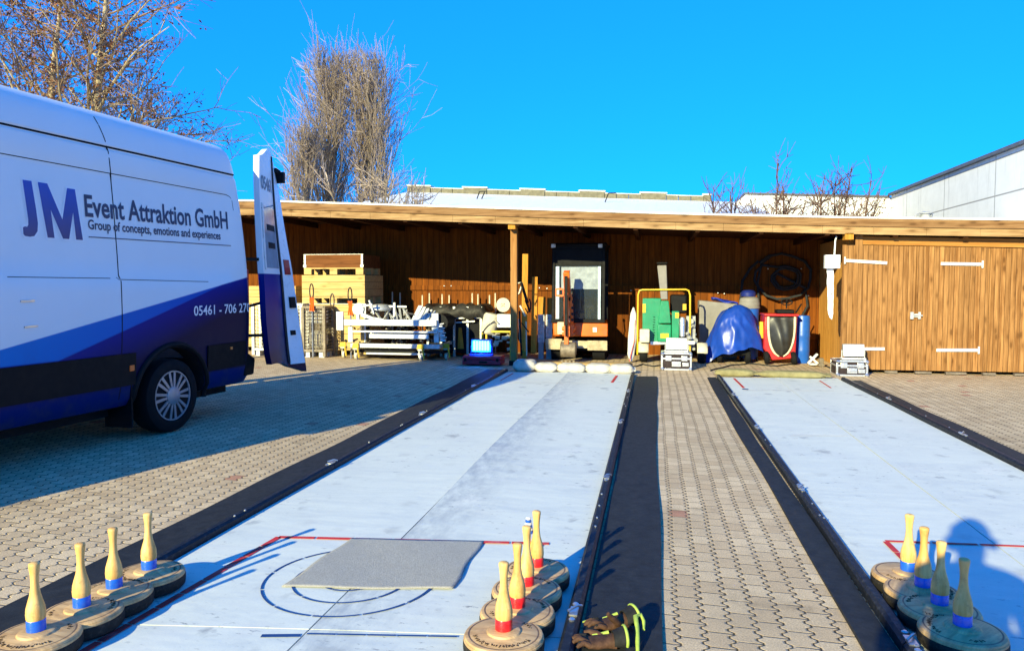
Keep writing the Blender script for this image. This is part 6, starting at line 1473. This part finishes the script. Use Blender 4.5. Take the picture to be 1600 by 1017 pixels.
def poplar(seed, base, H, wid, label, lean=0.0, nprim=64, group='bare poplars behind the shed'):
    T = Tree(seed); R_ = T.r; b = Vector(base)
    tr = T.stem(b, Vector((lean, 0, 1)), H*0.97, H*0.020, 0.015, 14, 0.025, 0.05, 9)
    for i in range(nprim):
        f = 0.07+0.80*(i+R_.random())/nprim; k = min(13, int(f*14)); p = tr[k].lerp(tr[k+1], f*14-k)
        a = R_.uniform(0, 2*math.pi); env = wid*math.sin(math.pi*min(1, (f*0.9+0.12)))**0.8
        ln = min(H*0.46, max(0.6, (H*1.0-p.z)*R_.uniform(0.80, 1.0))); out = env/ln*R_.uniform(0.3, 0.92)
        d = Vector((math.cos(a)*out, math.sin(a)*out, 1.0))
        br_ = T.stem(p, d, ln, 0.045*(1-f)+0.016, 0.009, 7, 0.05, 0.10, 5)
        for j in range(11):
            g = R_.uniform(0.15, 0.98); q = int(g*7); q = min(q, 6); p2 = br_[q].lerp(br_[q+1], g*7-q); d2 = (br_[q+1]-br_[q]).normalized()+T.rv()*0.38
            l2 = ln*R_.uniform(0.18, 0.40); tw = T.stem(p2, d2, l2, 0.016, 0.009, 4, 0.12, 0.12, 3)
            for m_ in range(4):
                g3 = R_.uniform(0.2, 1); q3 = min(3, int(g3*4)); T.stem(tw[q3].lerp(tw[q3+1], g3*4-q3), (tw[q3+1]-tw[q3]).normalized()+T.rv()*0.45, l2*R_.uniform(0.35, 0.7), 0.011, 0.008, 2, 0.12, 0.10, 3)
    return T.done('poplar', label, b, group, (M['bark_grey'], M['twig_grey']))
YPp = 36.0
z_ = lambda py, Y: at(800, py, Y).z
bx_ = lambda px, Y: at(px, 440, Y).x
poplar(21, (bx_(512, YPp), YPp, 0), z_(66, YPp), 2.9, 'bare tall poplar behind the shed, the left of the twin crowns', 0.004, 66)
poplar(22, (bx_(580, YPp), YPp+0.6, 0), z_(74, YPp), 2.9, 'bare tall poplar behind the shed, the right of the twin crowns', 0.0, 66)
poplar(24, (bx_(470, 34), 34, 0), z_(190, 34), 1.6, 'shorter bare tree filling the left foot of the poplars', -0.02, 36, 'bare poplars behind the shed')
def spreading(seed, base, H, wid, label, f0=0.15, nprim=46, leafy=3, lean=0.0, group='bare trees with dry leaves behind the van'):
    T = Tree(seed); R_ = T.r; b = Vector(base)
    tr = T.stem(b, Vector((lean, 0, 1)), H*0.95, H*0.021, 0.03, 14, 0.03, 0.04, 10)
    for i in range(nprim):
        f = f0+(0.95-f0)*(i+R_.random())/nprim; k = min(13, int(f*14)); p = tr[k].lerp(tr[k+1], f*14-k)
        a = R_.uniform(0, 2*math.pi); ln = wid*(1.15-0.75*f)*R_.uniform(0.75, 1.15)
        br_ = T.stem(p, Vector((math.cos(a), math.sin(a), R_.uniform(0.15, 0.75))), ln, 0.055*(1-f)+0.02, 0.010, 8, 0.12, 0.06, 5)
        for j in range(9):
            g = R_.uniform(0.15, 0.98); q = min(7, int(g*8)); p2 = br_[q].lerp(br_[q+1], g*8-q); d2 = (br_[q+1]-br_[q]).normalized()+T.rv()*0.6
            l2 = ln*R_.uniform(0.2, 0.42); tw = T.stem(p2, d2, l2, 0.012, 0.007, 4, 0.18, 0.05, 3)
            for m_ in range(5):
                g3 = R_.uniform(0.2, 1); q3 = min(3, int(g3*4)); e = T.stem(tw[q3].lerp(tw[q3+1], g3*4-q3), (tw[q3+1]-tw[q3]).normalized()+T.rv()*0.7, l2*R_.uniform(0.35, 0.7), 0.0075, 0.005, 2, 0.15, 0.03, 3)
                if g < 0.80 and R_.random() < 0.8: T.leaves(e[1], leafy, 0.10, 0.050)
    return T.done('leafy_winter_tree', label, b, group, (M['bark_pale'], M['twig_warm'], M['dry_leaf']))
YT1 = 17.0
spreading(31, (bx_(128, YT1), YT1, 0), 10.6, 4.3, 'bare tree with dry brown leaves rising behind the van roof, pale trunk in the middle', 0.2, 54, 3)
spreading(32, (bx_(38, YT1+1), YT1+1.5, 0), 10.4, 3.8, 'bare tree with dry brown leaves at the left edge of the picture behind the van', 0.2, 46, 3)
spreading(33, (bx_(262, 21), 21, 0), z_(100, 21), 3.6, 'smaller bare tree with fewer dry leaves between the van roof and the poplars', 0.15, 36, 1)
def bush(seed, base, H, wid, label, nst=9, leafy=1):
    T = Tree(seed); R_ = T.r; b = Vector(base)
    for i in range(nst):
        a = R_.uniform(0, 2*math.pi); s_ = T.stem(b+Vector((math.cos(a), math.sin(a), 0))*0.15, Vector((math.cos(a)*wid/H*R_.uniform(0.1, 1), math.sin(a)*wid/H*R_.uniform(.1, 1), 1)), H*R_.uniform(0.65, 1.02), 0.045, 0.008, 10, 0.06, 0.06, 5)
        for j in range(26):
            g = R_.uniform(0.3, 0.98); q = min(9, int(g*10)); tw = T.stem(s_[q].lerp(s_[q+1], g*10-q), (s_[q+1]-s_[q]).normalized()+T.rv()*0.75, R_.uniform(0.3, 0.9), 0.011, 0.005, 4, 0.14, 0.08, 3)
            for m_ in range(3):
                e = T.stem(tw[R_.randint(1, 3)], (tw[-1]-tw[0]).normalized()+T.rv()*0.7, R_.uniform(0.12, 0.35), 0.007, 0.004, 2, 0.1, 0.05, 3)
                if leafy and R_.random() < 0.5 and g < 0.8: T.leaves(e[1], leafy, 0.06, 0.035)
    return T.done('bare_bush', label, b, 'bare bushes behind the shed roof', (M['twig_dark'], M['twig_dark'], M['dry_leaf']) if seed != 44 else (M['bark_grey'], M['twig_grey'], M['dry_leaf']))
bush(41, (bx_(1152, 16.2), 16.2, 0), z_(292, 16.2), 0.7, 'smallest bare bush over the shed roof, at the left of the white render wall', 8, 0)
bush(42, (bx_(1212, 17), 17, 0), z_(268, 17), 0.75, 'bare bush over the shed roof in the middle of the row of three', 9, 1)
bush(44, (bx_(618, 15.4), 15.4, 0), z_(243, 15.4), 1.5, 'dense bare bush at the left end of the white roofed hall', 22, 0)
bush(43, (bx_(1290, 17.5), 17.5, 0), z_(272, 17.5), 1.1, 'widest bare bush over the shed roof, with reddish leaves, right of the others', 13, 1)

# ------------------------------------------------------------------ photographer (behind the camera; throws the shadow on the right lane)
PSN = Vector((-0.13, -0.36, 0))
PE = E('person', 'standing person in a dark jacket holding a phone, shadow falling on the right lane', 'person', PSN)
def skin_mesh(name, verts, edges, radii, mat_, parent, sub=2, root=0):
    me = bpy.data.meshes.new(name); me.from_pydata(verts, edges, []); me.materials.append(mat_)
    o = bpy.data.objects.new(name, me); C.objects.link(o); o.parent = parent
    md_ = o.modifiers.new('skin', 'SKIN')
    if not me.skin_vertices: me.skin_vertices.new() if hasattr(me.skin_vertices, 'new') else None
    b = bmesh.new(); b.from_mesh(me); ly = b.verts.layers.skin.verify(); b.verts.ensure_lookup_table()
    for v_, r_ in zip(b.verts, radii): v_[ly].radius = r_ if isinstance(r_, tuple) else (r_, r_); v_[ly].use_root = False
    b.verts[root][ly].use_root = True; b.to_mesh(me); b.free()
    q = o.modifiers.new('sub', 'SUBSURF'); q.levels = q.render_levels = sub; md_.use_smooth_shade = True
    return o
jacket = pm('dark_jacket', (0.03, 0.035, 0.05), 0.8, var=0.3, sc=12); skinm = pm('skin', (0.55, 0.33, 0.24), 0.5, var=0.08); hairm = pm('brown_hair', (0.06, 0.035, 0.02), 0.6)
V = [(0, 0, 0.93), (0, 0, 1.10), (0, 0, 1.28), (0, 0.0, 1.42), (0, 0.005, 1.50), (0, 0.02, 1.56), (0, 0.03, 1.63), (0, 0.02, 1.70),
     (-0.10, 0, 0.88), (-0.11, 0.01, 0.50), (-0.12, -0.01, 0.10), (-0.12, 0.10, 0.04), (0.10, 0, 0.88), (0.11, 0.01, 0.50), (0.12, -0.01, 0.10), (0.12, 0.10, 0.04),
     (-0.18, 0, 1.41), (-0.24, 0.04, 1.14), (-0.10, 0.22, 1.17), (-0.05, 0.27, 1.19), (0.18, 0, 1.41), (0.24, 0.04, 1.14), (0.12, 0.22, 1.17), (0.075, 0.27, 1.19)]
Ed = [(0, 1), (1, 2), (2, 3), (3, 4), (4, 5), (5, 6), (6, 7), (0, 8), (8, 9), (9, 10), (10, 11), (0, 12), (12, 13), (13, 14), (14, 15), (3, 16), (16, 17), (17, 18), (18, 19), (3, 20), (20, 21), (21, 22), (22, 23)]
Rd = [(0.15, 0.11), (0.14, 0.11), (0.16, 0.12), (0.13, 0.09), 0.05, 0.066, 0.076, 0.06, 0.09, 0.062, 0.045, 0.04, 0.09, 0.062, 0.045, 0.04, 0.07, 0.05, 0.04, 0.03, 0.07, 0.05, 0.04, 0.03]
skin_mesh('body', V, Ed, Rd, jacket, PE)
m = MB(); m.grid(lambda u, v: (0.080*math.cos(2*math.pi*u)*math.cos(R(-5+95*v)), 0.012+0.100*math.sin(2*math.pi*u)*math.cos(R(-5+95*v)), 1.645+0.118*math.sin(R(-5+95*v))), 24, 10); m.build('hair', hairm, PE, local=True, solid=0.01)
m = MB(); m.grid(lambda u, v: (0.070*math.sin(R(-70+140*u)), 0.075+0.055*math.cos(R(-70+140*u))-0.02*abs(v-.5), 1.525+0.16*v), 12, 12)
for s_ in (-1, 1): m.lathe([(0.004, 0), (0.012, 0.004), (0.004, 0.010)], 10, 0, (s_*0.032, 0.122, 1.625), Matrix.Rotation(R(-90), 3, 'X')); m.tube([(s_*0.095, 0.02, 1.64), (s_*0.105, 0.01, 1.62), (s_*0.095, 0.02, 1.585)], 0.012, 8)
m.tube([(0, 0.125, 1.635), (0, 0.145, 1.598), (0, 0.135, 1.588)], [0.009, 0.014, 0.010], 8); m.tube([(-0.025, 0.122, 1.562), (0, 0.132, 1.560), (0.025, 0.122, 1.562)], 0.006, 6); m.build('face', skinm, PE, local=True, solid=0.01)
for s_, hx in ((-1, -0.05), (1, 0.075)):
    hv = [(hx, 0.275, 1.19), (hx-s_*0.005, 0.30, 1.205), (hx-s_*0.012, 0.315, 1.215)]; he = [(0, 1), (1, 2)]; hr = [0.026, 0.028, 0.022]
    for k in range(4):
        b_ = len(hv); y_ = 0.318+0.004*k; zz_ = 1.235-0.016*k
        hv += [(hx-s_*0.004, y_, zz_), (hx-s_*0.024, y_+0.014, zz_+0.004), (hx-s_*0.045, y_+0.004, zz_+0.004)]; he += [(2, b_), (b_, b_+1), (b_+1, b_+2)]; hr += [0.0095, 0.0085, 0.0075]
    b_ = len(hv); hv += [(hx-s_*0.015, 0.300, 1.228), (hx-s_*0.034, 0.300, 1.235)]; he += [(1, b_), (b_, b_+1)]; hr += [0.011, 0.009]
    skin_mesh('hand', hv, he, hr, skinm, PE, 1)
m = MB(); m.box((PSN.x+0.0125, PSN.y+0.319, 1.222), (0.155, 0.009, 0.074)); ph_ = tag(m.build('phone', M['black_plastic'], bevel=0.003), 'black phone held up sideways by the person behind the camera', 'phone')
